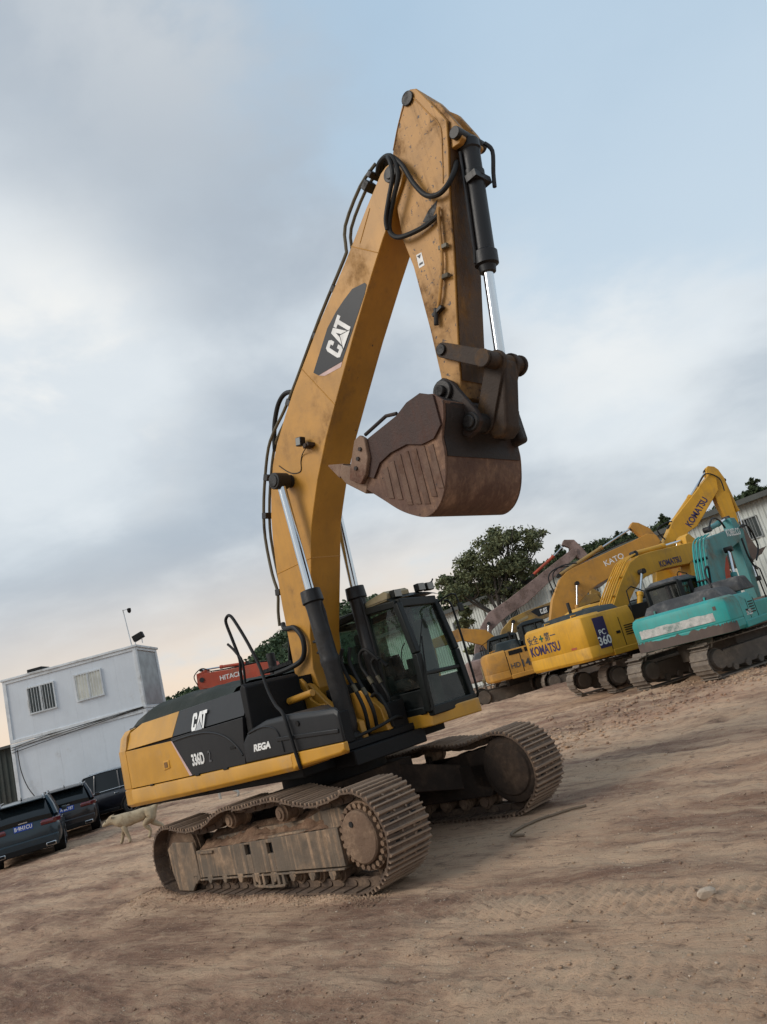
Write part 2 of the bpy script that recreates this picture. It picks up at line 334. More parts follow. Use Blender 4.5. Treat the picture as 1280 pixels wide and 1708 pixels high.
def terrain(x, y):
    r = np.hypot(x, y)
    foot = 1-ss(2.4, 4.2, np.hypot(x+1.571, y-10.52))
    near = 1-ss(40, 90, r)
    c, s = math.cos(-.63), math.sin(-.63); u, v = x*c+y*s, -x*s+y*c        # ruts run across the yard
    big = .10*fbm(x*.22, y*.22, 3, 3)+.10*fbm(u*.12, v*.75, 11, 4)
    churn = ss(10.5, 14, y)*ss(.5, 4, x)*(1-ss(22, 28, y))
    rid = .5-np.abs(fbm(u*.22, v*.85, 61, 5))
    big = big+churn*(.30*np.maximum(rid-.28, 0)+.06*fbm(x*1.3, y*1.3, 62, 4))
    z = terrain_base(x, y)+big*(1-foot)*near
    z = z+near*(.052*fbm(u*.8, v*2.8, 21, 5)+.050*np.maximum(fbm(x*1.1, y*1.6, 91, 4)-.12, 0)+.030*np.maximum(fbm(x*3.2, y*3.6, 33, 4)-.05, 0)+.020*fbm(x*4, y*4, 34, 3)+.016*fbm(u*5, v*16, 55, 3))*(1-.75*foot)
    for (x0, y0), (x1, y1), wd in RUTS:
        L = math.hypot(x1-x0, y1-y0); ex, ey = (x1-x0)/L, (y1-y0)/L
        t = (x-x0)*ex+(y-y0)*ey; n = -(x-x0)*ey+(y-y0)*ex+.25*np.sin(t*.45+x0)
        for off in (0,):
            m = ss(wd*.62, wd*.42, np.abs(n-off))*ss(0, 1.5, t)*ss(L, L-1.5, t)*np.clip(.55+1.3*fbm(t*.35, n*.6+x0, 77, 2), 0, 1)
            z = z+m*(.013*np.sin(2*math.pi*t/.105)-.022)*(1-foot)+ss(.16, .0, np.abs(np.abs(n-off)-wd*.6))*m*.0
    return z
def zat(x, y): return float(terrain(np.array([float(x)]), np.array([float(y)]))[0])
th = np.concatenate([np.linspace(-math.pi, -.95, 34, endpoint=False), np.linspace(-.95, .95, 760, endpoint=False), np.linspace(.95, math.pi, 35)])
rr = np.concatenate([[.02, .5, 1.0], np.geomspace(1.6, 30, 430), np.geomspace(30.6, 110, 60), np.geomspace(120, 3500, 18)])
TH, RR = np.meshgrid(th, rr); GX, GY = RR*np.sin(TH), RR*np.cos(TH); GZ = terrain(GX, GY)
nt_, nr_ = len(th), len(rr); V = np.stack([GX, GY, GZ], -1).reshape(-1, 3)
ii, jj = np.meshgrid(np.arange(nr_-1), np.arange(nt_-1), indexing='ij'); a = (ii*nt_+jj).ravel()
F = np.stack([a, a+1, a+nt_+1, a+nt_], -1)
me = bpy.data.meshes.new('ground'); me.vertices.add(len(V)); me.vertices.foreach_set('co', V.ravel()); me.loops.add(F.size); me.loops.foreach_set('vertex_index', F.ravel().astype(np.int32))
me.polygons.add(len(F)); me.polygons.foreach_set('loop_start', np.arange(0, F.size, 4, dtype=np.int32)); me.polygons.foreach_set('loop_total', np.full(len(F), 4, dtype=np.int32)); me.polygons.foreach_set('use_smooth', np.ones(len(F), bool)); me.update()
def ground_mat():
    m = bpy.data.materials.new('dirt'); m.use_nodes = True; t = NT(m.node_tree); b = t.n['Principled BSDF']
    v = t.add('ShaderNodeNewGeometry').outputs['Position']
    rot = t.add('ShaderNodeMapping', i={0: v}); rot.inputs['Rotation'].default_value = (0, 0, .63)
    u = rot.outputs[0]
    big = t.noise(t.scl(u, (.14, .40, 1)), 1.0, 6, .58, .6); mid = t.noise(t.scl(u, (.45, 1.5, 1)), 1.0, 8, .66, .4); fine = t.noise(t.scl(u, (4.2, 7.5, 6)), 1.0, 8, .70, .3); grit = t.noise(v, 60, 5, .75)
    hair = t.noise(t.scl(u, (3.0, 38, 8)), 1.0, 5, .65, .6); lines = t.noise(t.scl(u, (.8, 11, 1)), 1.0, 6, .62, .8); red = t.noise(t.vadd(v, (20, 7, 0)), .28, 5, .6, .6)
    c = t.mix(t.ramp(big, .41, .57), (.265, .152, .10), (.57, .375, .245))
    c = t.mix(t.ramp(mid, .45, .66, 0, .85), c, (.59, .405, .27))
    c = t.mix(t.ramp(mid, .48, .33, 0, .75), c, (.18, .098, .066))
    c = t.mix(t.ramp(red, .52, .70, 0, .5), c, (.34, .165, .105))
    c = t.mix(t.ramp(lines, .52, .72, 0, .35), c, (.48, .355, .235)); c = t.mix(t.ramp(lines, .44, .28, 0, .5), c, (.12, .072, .05))
    c = t.mix(t.ramp(fine, .50, .72, 0, .6), c, (.50, .375, .25)); c = t.mix(t.ramp(fine, .47, .30, 0, .75), c, (.105, .065, .046))
    c = t.mix(t.ramp(hair, .54, .72, 0, .45), c, (.50, .37, .245)); c = t.mix(t.ramp(hair, .45, .30, 0, .55), c, (.10, .06, .042))
    c = t.mix(t.ramp(grit, .58, .68, 0, .7), c, (.55, .45, .34)); c = t.mix(t.ramp(grit, .42, .32, 0, .7), c, (.045, .030, .023))
    t.put(b.inputs['Base Color'], c); t.put(b.inputs['Roughness'], t.ramp(big, .3, .6, .78, .95)); b.inputs['Specular IOR Level'].default_value = .25
    bn = t.add('ShaderNodeBump', i={'Strength': 1.0, 'Distance': .045, 'Height': t.math('ADD', t.math('ADD', t.math('MULTIPLY', fine, .9), t.math('ADD', t.math('MULTIPLY', lines, .4), t.math('MULTIPLY', hair, .3))), t.math('MULTIPLY', grit, .5))})
    t.l.new(bn.outputs[0], b.inputs['Normal']); return m
DIRT = ground_mat(); me.materials.append(DIRT)
kind(mk('ground', me), 'structure')

# ------------------------------------------------------------------ long factory hall
HW_ = mat('hall_cladding', (.52, .55, .52), .55, dirt=(.34, .33, .29), amt=.25, dscale=.25, streak=.12, bump=.04)
HR_ = mat('hall_roof', (.16, .17, .17), .6, dirt=(.1, .09, .08), amt=.3, dscale=.4)
HT_ = mat('hall_trim', (.05, .055, .05), .6)
WG_ = mat('window_dark', (.035, .045, .045), .15, var=.3, bump=0)
ALU = mat('window_alu', (.30, .32, .32), .4)
A_ = Vector((-2.6, 62.8, 0)); B_ = Vector((27.5, 27.2, 0)); HD = (B_-A_); HLEN = HD.length; HYAW = math.atan2(HD.y, HD.x)
HALL = thing('factory_hall', 'long white corrugated metal hall with dark eaves and barred windows behind the machines', 'building', (A_.x, A_.y, .3), HYAW)
# local: x along the wall, y = away from the yard, z up ; the wall faces -y
EAVE = 6.2
wins = [(8.5, 4.15, 1.6, 1.05), (13.5, 4.15, 1.6, 1.05), (18.3, 4.1, 1.4, 1.0), (20.8, 4.1, 1.2, 1.0), (25.5, 4.15, 1.3, 1.0), (31.25, 4.2, 1.25, 1.05), (36.0, 4.2, 1.25, 1.05), (40.5, 4.2, 1.25, 1.05)]
wb = MB(); pt = .28; n = int(HLEN/pt); prof = []
for k in range(n+1):
    x = k*pt; prof += [(x, 0), (x+.10, 0), (x+.15, -.05), (x+.23, -.05)]
xs = sorted(wins); cuts = []
# corrugated strips: full-height between windows, split above and below at windows
def strip(x0, x1, z0, z1):
    P = [(x0, 0)]+[p for p in prof if x0 < p[0] < x1]+[(x1, 0)]
    wb.grid([[(x, y, z0) for x, y in P], [(x, y, z1) for x, y in P]])
cur = 0
for x, z, w_, h_ in xs:
    strip(cur, x, 0, EAVE); strip(x, x+w_, 0, z); strip(x, x+w_, z+h_, EAVE); cur = x+w_
strip(cur, HLEN, 0, EAVE)
wb.build('wall_cladding', HW_, HALL, ang=20)
MB().bb(0, HLEN, .25, 14, 0, EAVE-.05).build('wall', HW_, HALL)
for x, z, w_, h_ in wins:
    wo = MB().bb(x-.04, x+w_+.04, -.09, -.03, z-.05, z).bb(x-.04, x+w_+.04, -.09, -.03, z+h_, z+h_+.05).bb(x-.05, x, -.09, -.03, z-.05, z+h_+.05).bb(x+w_, x+w_+.05, -.09, -.03, z-.05, z+h_+.05).bb(x+w_/2-.03, x+w_/2+.03, -.07, -.02, z, z+h_).build('window', ALU, HALL)
    MB().bb(x, x+w_, .02, .04, z, z+h_).build('pane', WG_, wo)
    br = MB()
    for k in range(int(w_/.14)): br.bb(x+.07+.14*k, x+.085+.14*k, -.12, -.10, z, z+h_)
    br.build('window_bars', ALU, wo)
rf = MB(); rf.add([(-.4, -.5, EAVE), (HLEN+.4, -.5, EAVE), (HLEN+.4, 7, EAVE+.35), (-.4, 7, EAVE+.35), (-.4, 14.4, EAVE), (HLEN+.4, 14.4, EAVE)], [(0, 1, 2, 3), (3, 2, 5, 4), (0, 3, 4), (1, 5, 2)])
ro = rf.build('roof', HR_, HALL); MB().bb(-.45, HLEN+.45, -.6, -.46, EAVE-.22, EAVE+.05).build('gutter', HT_, ro)
for x in (12, 25, 36): MB().cyl((x, -.12, .0), (x, -.12, EAVE-.1), .06, n=8).build('downpipe', HW_, HALL)

# ------------------------------------------------------------------ two-storey container office
CW_ = mat('container_panel', (.60, .645, .69), .5, var=.03, dirt=(.45, .44, .42), amt=.12, dscale=.9, streak=.12, bump=.02)
CWT = mat('container_trim', (.64, .67, .69), .5, dirt=(.3, .28, .24), amt=.3, dscale=1, streak=.2)
CURT = mat('curtain', (.62, .62, .55), .8)
GLD = glass('office_glass', (.16, .20, .22), 1.0)
OF = thing('container_office', 'white two-storey container office with barred upper windows and a glazed end', 'building', (-12.62, 33.55, 1.17), R(1.5))
# local: x from -6.25 to 0 (right corner), y away
bd = MB()
for z0 in (0, 2.82): bd.bb(-6.2, -.08, .06, 2.9, z0+.12, z0+2.72)
bd.build('wall', CW_, OF); MB().bb(-6.4, .1, .12, 3.0, -1.4, -.005).build('plinth', mat('concrete', (.28, .26, .23), .9, dirt=(.16, .12, .09), amt=.4), OF, .01)
sk = MB()
for z0 in (0, 2.82):
    for k in range(6): sk.bb(-6.12+k*1.005, -6.12+k*1.005+.985, .045, .07, z0+.14, z0+2.70)
pnl = []
for z0 in (0, 2.82):
    for k in range(6): MB().bb(-6.12+k*1.005, -6.12+k*1.005+1.002, .045, .065, z0+.14, z0+2.70).build('wall_panel', CW_, OF)
fm = MB()
for z0 in (0, 2.82):
    fm.bb(-6.25, 0, 0, .16, z0, z0+.14); fm.bb(-6.25, 0, 0, .16, z0+2.66, z0+2.80); fm.bb(-.16, 0, .16, 2.9, z0, z0+.12); fm.bb(-.16, 0, .16, 2.9, z0+2.68, z0+2.80)
    for x in (-6.25, -.16): fm.bb(x, x+.16, 0, .16, z0+.14, z0+2.66); fm.bb(x, x+.16, 2.75, 2.92, z0+.12, z0+2.68)
fm.build('corner_frame', CWT, OF, .01)
MB().bb(-6.3, .06, -.05, 3.0, 5.62, 5.72).build('roof', CWT, OF, .01)
MB().bb(-5.3, -4.6, .5, 1.3, 5.72, 5.95).build('roof_box', BLKF, OF, .02)
MB().bb(-.07, -.05, .2, 2.7, .15, 2.6).build('end_panel', CW_, OF)
eg = MB().bb(-.07, -.045, .2, 2.72, 2.98, 5.46).build('end_glazing', mat('end_glass', (.27, .295, .31), .35, var=.2, bump=0, spec=.3), OF)  # reflected sky is put into the grey base colour of the glass
for y in (.2, 2.7): MB().bb(-.06, -.02, y-.03, y+.03, 2.95, 5.48).build('glazing_bar', CWT, eg)
for x0, cur in ((-5.15, 0), (-2.95, 1)):
    z0, w_, h_ = 3.92, 1.16, 1.10
    wo = MB().bb(x0-.06, x0+w_+.06, -.02, .05, z0-.06, z0).bb(x0-.06, x0+w_+.06, -.02, .05, z0+h_, z0+h_+.06).bb(x0-.06, x0, -.02, .05, z0, z0+h_).bb(x0+w_, x0+w_+.06, -.02, .05, z0, z0+h_).bb(x0+w_/2-.03, x0+w_/2+.03, -.01, .05, z0, z0+h_).build('window', CWT, OF)
    MB().bb(x0, x0+w_, .02, .03, z0, z0+h_).build('pane', CURT if cur else WG_, wo)
    for k in range(9): MB().bb(x0+.06+k*.125, x0+.075+k*.125, -.075, -.06, z0-.08, z0+h_+.08).build('window_bar', CWT, wo)
for dz_ in (.0, .12, .22):
    MB().tube([(-6.2, -.03, 2.42+dz_), (-4.5, -.05, 2.56+dz_), (-2.5, -.05, 2.70+dz_*.6), (-.1, -.03, 2.86+dz_*.2)], .014, 6, 5).build('cable', HOSE, OF)
MB().tube([(-5.95, -.03, 2.5), (-5.9, -.06, 1.6), (-5.7, -.05, .8), (-5.3, -.05, .1)], .02, 6, 4).build('cable', HOSE, OF)
mast = thing('camera_mast', 'thin pole with a dome security camera on the container roof corner', 'camera', (-12.84, 33.75, 1.17+5.72))
MB().cyl((0, 0, 0), (-.12, 0, 1.75), .028, n=8).cyl((-.12, 0, 1.72), (.18, 0, 1.74), .018, n=6).build('pole', CWT, mast)
MB().lathe((.17, 0, 1.76), (.17, 0, 1), [(0, .03), (.02, .09), (.12, .09), (.17, .08), (.22, .05), (.24, .01)], 14).build('camera_dome', BLKF, mast)
hl = thing('loudspeaker', 'black box loudspeaker on a small bracket at the container roof corner', 'speaker', (-12.50, 33.70, 1.17+5.72))
MB().box((.05, 0, .33), (.50, .25, .28), Matrix.Rotation(-.28, 3, 'Y')).build('housing', BLKF, hl, .02); MB().bb(-.15, -.12, -.02, .02, 0, .25).bb(.18, .21, -.02, .02, 0, .3).build('bracket', CWT, hl)

shed = thing('storage_shed', 'low dark green corrugated shed beside the container office', 'shed', (-19.3, 34.2, 0), 0)
SHM = mat('shed_dark', (.022, .030, .026), .7, dirt=(.07, .06, .05), amt=.35, dscale=1)
sp_ = []
for k in range(24): sp_ += [(-6+k*.25, 0), (-6+k*.25+.12, 0), (-6+k*.25+.16, -.04), (-6+k*.25+.22, -.04)]
MB().grid([[(x, y, 0) for x, y in sp_], [(x, y, 3.9) for x, y in sp_]]).build('wall_cladding', SHM, shed, ang=20); MB().bb(-6, -.02, .05, 4, 0, 3.9).build('wall', SHM, shed)
MB().bb(-6.2, .1, -.25, 4.2, 3.9, 4.02).build('roof', HT_, shed, .01); MB().bb(-2.2, -1.2, -.07, .0, 0, 2.1).build('door', mat('shed_door', (.10, .085, .07), .7), shed, .01)

# ------------------------------------------------------------------ hills, tree belt
def leafcloud(centres, radii, n, size, seed, flat=.75, soft=False):
    """many small leaf-clump quads scattered through overlapping ellipsoids"""
    g = np.random.default_rng(seed); c = np.array(centres, float); rd = np.array(radii, float)
    vol = rd**2 if rd.ndim == 1 else rd.prod(1)**(2/3); pick = g.choice(len(c), n, p=vol/vol.sum())
    d = g.normal(size=(n, 3)); dl = np.linalg.norm(d, axis=1)[:, None]; d /= dl; rad = g.random(n)**.38 if not soft else np.minimum(dl[:, 0]*.52, 1.5)
    R3 = np.repeat(rd[:, None], 3, 1)*np.array([1, 1, flat]) if rd.ndim == 1 else rd
    p = c[pick]+d*rad[:, None]*R3[pick]
    a = g.normal(size=(n, 3)); a /= np.linalg.norm(a, axis=1)[:, None]; b = np.cross(a, g.normal(size=(n, 3))); b /= np.linalg.norm(b, axis=1)[:, None]
    s = size*(.55+.9*g.random(n))[:, None]; a = a*s; b = b*s*.55
    V = np.stack([p-a, p-b*.9+a*.1, p+a, p+b], 1).reshape(-1, 3)
    return V, np.arange(4*n).reshape(n, 4)
def np_mesh(name, V, F, m):
    me = bpy.data.meshes.new(name); me.vertices.add(len(V)); me.vertices.foreach_set('co', V.astype(np.float32).ravel()); k = F.shape[1]
    me.loops.add(F.size); me.loops.foreach_set('vertex_index', F.astype(np.int32).ravel()); me.polygons.add(len(F))
    me.polygons.foreach_set('loop_start', np.arange(0, F.size, k, dtype=np.int32)); me.polygons.foreach_set('loop_total', np.full(len(F), k, dtype=np.int32)); me.update(); me.materials.append(m); return me
def leaf_mat(name, c0, c1):
    m = bpy.data.materials.new(name); m.use_nodes = True; t = NT(m.node_tree); b = t.n['Principled BSDF']
    v = t.add('ShaderNodeTexCoord').outputs['Object']; isl = t.add('ShaderNodeNewGeometry').outputs['Random Per Island']
    c = t.mix(t.ramp(t.noise(v, .8, 3), .35, .65), c0, c1); c = t.mix(t.math('MULTIPLY', isl, .6), c, tuple(x*1.6 for x in c1))
    t.put(b.inputs['Base Color'], c); b.inputs['Roughness'].default_value = .7; b.inputs['Specular IOR Level'].default_value = .2
    return m
LEAF = leaf_mat('leaf_dark', (.022, .035, .016), (.045, .060, .026)); LEAFG = leaf_mat('leaf_grey_green', (.055, .066, .034), (.125, .136, .068)); LEAFF = leaf_mat('leaf_far', (.030, .050, .026), (.050, .075, .036))
BARK = mat('bark', (.10, .085, .07), .9, dirt=(.05, .04, .03), amt=.4, dscale=3, bump=.6, bscale=15)
def tree(label, loc, h, crown, n, size, seed, leaf, trunk_r=.18, lean=(0, 0), group=None, flat=.75):
    """crown: list of (x,y,z,r) blobs relative to the base"""
    g = random.Random(seed); T = thing('tree', label, 'tree', loc, 0, group)
    tk = MB(); fork = Vector((lean[0]*.5, lean[1]*.5, h*.38))
    tk.tube([(0, 0, -.3), (lean[0]*.15, lean[1]*.15, h*.15), fork], trunk_r, 8, 4, rr=lambda t: trunk_r*(1.25-.5*t))
    for (x, y, z, r_) in crown:
        e = Vector((x, y, z)); mid = fork.lerp(e, .5)+Vector((g.uniform(-.3, .3), g.uniform(-.3, .3), -.1*r_))
        tk.tube([fork, mid, e], .1, 6, 4, rr=lambda t: trunk_r*.55*(1-.8*t)+.012)
        for q in range(4):
            f2 = e+Vector((g.uniform(-1, 1), g.uniform(-1, 1), g.uniform(-.5, .8)))*r_*.8
            tk.tube([mid.lerp(e, .4), (mid+f2)/2, f2], .03, 5, 3, rr=lambda t: trunk_r*.22*(1-.8*t)+.008)
    tk.build('trunk', BARK, T, ang=60)
    # several sub-clumps per blob give an uneven outline with gaps
    cs, rs = [], []
    for (x, y, z, r_) in crown:
        for q in range(16):
            d = Vector((g.gauss(0, 1), g.gauss(0, 1), g.gauss(0, .8))).normalized()*r_*g.uniform(.25, 1.1)
            cs.append((x+d.x, y+d.y, z+d.z*flat)); rs.append(r_*g.uniform(.18, .40))
    V, F = leafcloud(cs, rs, n, size, seed, .7, True); mk('crown', np_mesh('crown', V, F, leaf), T); return T
tree('big spreading dark evergreen tree standing in front of the white hall', (6.15, 49.2, .5), 10.5, [(-2.6, 0, 6.6, 1.5), (-1.3, .4, 7.8, 1.7), (.2, -.3, 8.8, 1.7), (1.6, .3, 9.0, 1.7), (2.7, 0, 8.1, 1.5), (1.9, .5, 7.0, 1.4), (.5, 0, 7.2, 1.5), (-.6, .2, 6.3, 1.3), (2.5, 0, 6.2, 1.0), (.9, .2, 5.4, 1.0), (-3.2, .1, 7.3, .9)], 21000, .105, 5, LEAFG, .22, (-.9, 0))
tree('small sparse tree with thin crown beside the window of the white hall', (3.6, 52.0, .5), 5.2, [(-.3, 0, 4.4, .7), (.4, .1, 3.6, .55), (-.2, 0, 2.6, .45), (.2, 0, 5.2, .5)], 2600, .13, 8, LEAFG, .08)
tree('low bushy tree rising over the left end of the hall roof', (4.9, 60.0, .6), 8.3, [(-1.5, 0, 7.0, 1.1), (0, 0, 7.3, 1.2), (1.3, 0, 7.2, 1.1), (2.6, 0, 7.4, 1.2), (-.6, .5, 6.2, 1.4), (1.8, .5, 6.0, 1.5)], 7000, .2, 9, LEAF, .2)
def hill(name, ridge, depth, seed, label=None):
    """ridge: (x,y,z) crest points; a mound falling to the ground on both sides"""
    P = crv(ridge, 8); rows = []
    for k in range(-6, 7):
        t = k/6; f = math.cos(t*math.pi/2)**1.2
        rows.append([(p.x+t*depth*p.x/math.hypot(p.x, p.y), p.y+t*depth, p.z*f-2+2*f) for p in P])
    o = kind(MB().grid(rows).build(name, mat('hill_soil', (.05, .06, .03), .95), ang=180), 'structure'); return P
hp = hill('hill_left', [(-95, 190, 5), (-66, 182, 11.5), (-48, 180, 13.5), (-38, 178, 15.5), (-31, 177, 19.5), (-20, 178, 23), (-4, 182, 22), (12, 190, 14), (30, 200, 6)], 60, 1)
cs = [(p.x+rng.normal(0, 6), p.y-rng.uniform(0, 45), 0) for p in hp for _ in range(9)]
zz = []
for x, y, _ in cs:
    k = min(range(len(hp)), key=lambda i: abs(hp[i].x-x)); t = max(-1, min(1, (y-hp[k].y)/60)); zz.append(hp[k].z*math.cos(t*math.pi/2)**1.2+.6)
V, F = leafcloud([(a[0], a[1], b) for a, b in zip(cs, zz)], [random.Random(i).uniform(1.4, 2.6) for i in range(len(cs))], 42000, .42, 31, .7)
o = kind(mk('hill_woodland', np_mesh('hill_woodland', V, F, LEAFF)), 'stuff'); o['label'] = 'dense dark green woodland covering the hill behind the yard'; o['category'] = 'woodland'
hp = hill('hill_right', [(2, 110, 3), (14, 98, 10.0), (22, 92, 11.6), (32, 90, 11.5), (42, 86, 11.8), (58, 80, 12.5), (75, 76, 9)], 34, 2)
cs = [(p.x+rng.normal(0, 2.5), p.y-rng.uniform(-2, 16)) for p in hp for _ in range(6)]
zz = []
for x, y in cs:
    k = min(range(len(hp)), key=lambda i: abs(hp[i].x-x)); t = max(-1, min(1, (y-hp[k].y)/34)); zz.append(hp[k].z*math.cos(t*math.pi/2)**1.2+.3)
V, F = leafcloud([(a[0], a[1], b) for a, b in zip(cs, zz)], [random.Random(i+99).uniform(.8, 1.5) for i in range(len(cs))], 26000, .25, 32, .7)
o = kind(mk('hill_scrub', np_mesh('hill_scrub', V, F, LEAF)), 'stuff'); o['label'] = 'dark scrub and trees on the hillside behind the hall'; o['category'] = 'woodland'
for i, (x, y, z, h_, lb) in enumerate(((19.0, 88, 10.2, 3.2, 'slim tree poking above the hillside scrub behind the rusty boom'), (30.5, 84, 9.2, 4.2, 'rounded tree on the hill skyline beside the tall yellow boom'), (39.8, 80, 9.6, 4.6, 'dark tree standing over the hall roof at its far right'), (43.0, 80, 9.6, 4.2, 'bushy tree over the hall roof, further along than its neighbour'), (26.0, 86, 10.0, 3.0, 'small tree on the hill ridge above the lettered orange boom'))):
    tree(lb, (x, y, z-.5), h_, [(0, 0, h_*.72, 1.0), (.7, .3, h_*.6, .8), (-.7, 0, h_*.58, .8), (.1, 0, h_*.9, .6)], 2200, .17, 60+i, LEAF, .1)
tree('dark rounded tree in the distance behind the excavator hood', (-17.5, 62, .3), 4.6, [(-1.2, 0, 3.6, 1.1), (0, 0, 4.0, 1.2), (1.2, 0, 3.8, 1.1), (2.3, 0, 3.3, .9), (-2.2, 0, 3.0, .9)], 4000, .22, 71, LEAFF, .15)

# ------------------------------------------------------------------ the big excavator (local x forward, y left, z up)
EX = thing('excavator', 'large yellow and black tracked excavator with its bucket curled high on a raised boom', 'excavator', (-1.571, 10.52, 0), R(-42.6))

# ---- undercarriage
def path_loop(ctrl, n):
    P = [Vector((x, 0, z)) for x, z in ctrl]; P = crv(P, 16, True); m = len(P)
    L = [0]
    for i in range(m): L.append(L[-1]+(P[(i+1) % m]-P[i]).length)
    out = []
    for k in range(n):
        t = L[-1]*k/n; i = max(j for j in range(m) if L[j] <= t); f = (t-L[i])/(L[i+1]-L[i]+1e-9)
        out.append(P[i].lerp(P[(i+1) % m], f))
    return out, L[-1]/n
NEAR = [(-1.87, .93), (-1.6, .89), (-1.3, .855), (-.86, .91), (-.6, 1.0), (-.3, 1.06), (0, 1.045), (.39, 1.07), (.77, 1.08), (1.06, 1.02), (1.44, .965), (1.77, 1.0), (2.02, 1.05),
        (2.25, 1.01), (2.43, .87), (2.54, .64), (2.53, .42), (2.42, .22), (2.21, .075), (1.95, .0), (1.3, -.005), (.6, -.01), (0, -.01), (-.6, -.01), (-1.3, -.01), (-1.95, .0), (-2.17, .07), (-2.34, .27), (-2.40, .52), (-2.28, .77), (-2.08, .90)]
FAR = [(-1.87, 1.0), (-1.2, .96), (-.4, 1.03), (.2, 1.0), (.8, 1.04), (1.4, .99), (1.9, 1.05), (2.2, 1.03), (2.43, .87), (2.54, .64), (2.53, .42), (2.42, .22), (2.21, .075), (1.95, .0), (.6, -.01), (-.6, -.01), (-1.95, .0), (-2.17, .07), (-2.34, .27), (-2.40, .52), (-2.28, .79), (-2.1, .93)]
def shoe_mesh(wd, pitch):
    m = MB(); h = pitch/2
    # plate with turned edges, three grouser bars outward (+z), twin links inward (-z)
    prof = [(-h-.010, -.060), (-h+.012, -.062), (-h+.03, -.052), (h-.02, -.052), (h-.004, -.046), (h+.004, -.046), (h+.004, -.034), (h-.02, -.034), (h-.034, -.032), (h-.038, -.004), (h-.054, -.004), (h-.060, -.034), (.013, -.034), (.008, .0), (-.009, .0), (-.015, -.034),
            (-h+.060, -.034), (-h+.045, -.002), (-h+.022, .001), (-h+.012, -.034), (-h-.010, -.046)]
    m.prism(prof, -wd/2, wd/2); nf0 = len(m.f)
    for bx in (-.052, .044):
        for by in (-.16, .16): m.box((bx, by, -.0335), (.030, .060, .003))  # black blocks on the plate paint the dark inside of the mud holes
    dark = (nf0, len(m.f))
    for sy in (-.085, .085):
        lk = [(-h-.02, -.06), (-h-.045, -.09), (-h-.03, -.125), (0, -.135), (h-.03, -.125), (h-.01, -.09), (h-.03, -.03), (-h+.03, -.03)]
        m.prism(lk, sy-.022, sy+.022)
    m.cyl((-h, -.12, -.088), (-h, .12, -.088), .03, n=8)
    for bx in (-.04, .04):
        for by in (-.085, .085): m.cyl((bx, by, -.036), (bx, by, -.016), .016, n=6)
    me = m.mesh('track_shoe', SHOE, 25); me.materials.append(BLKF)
    for k in range(*dark): me.polygons[k].material_index = 1
    return me
def wheel(n_, c, prof, m, par, n=28):
    return MB().lathe((c[0], c[1], c[2]), (c[0], c[1]+1, c[2]), prof, n).build(n_, m, par, ang=30)
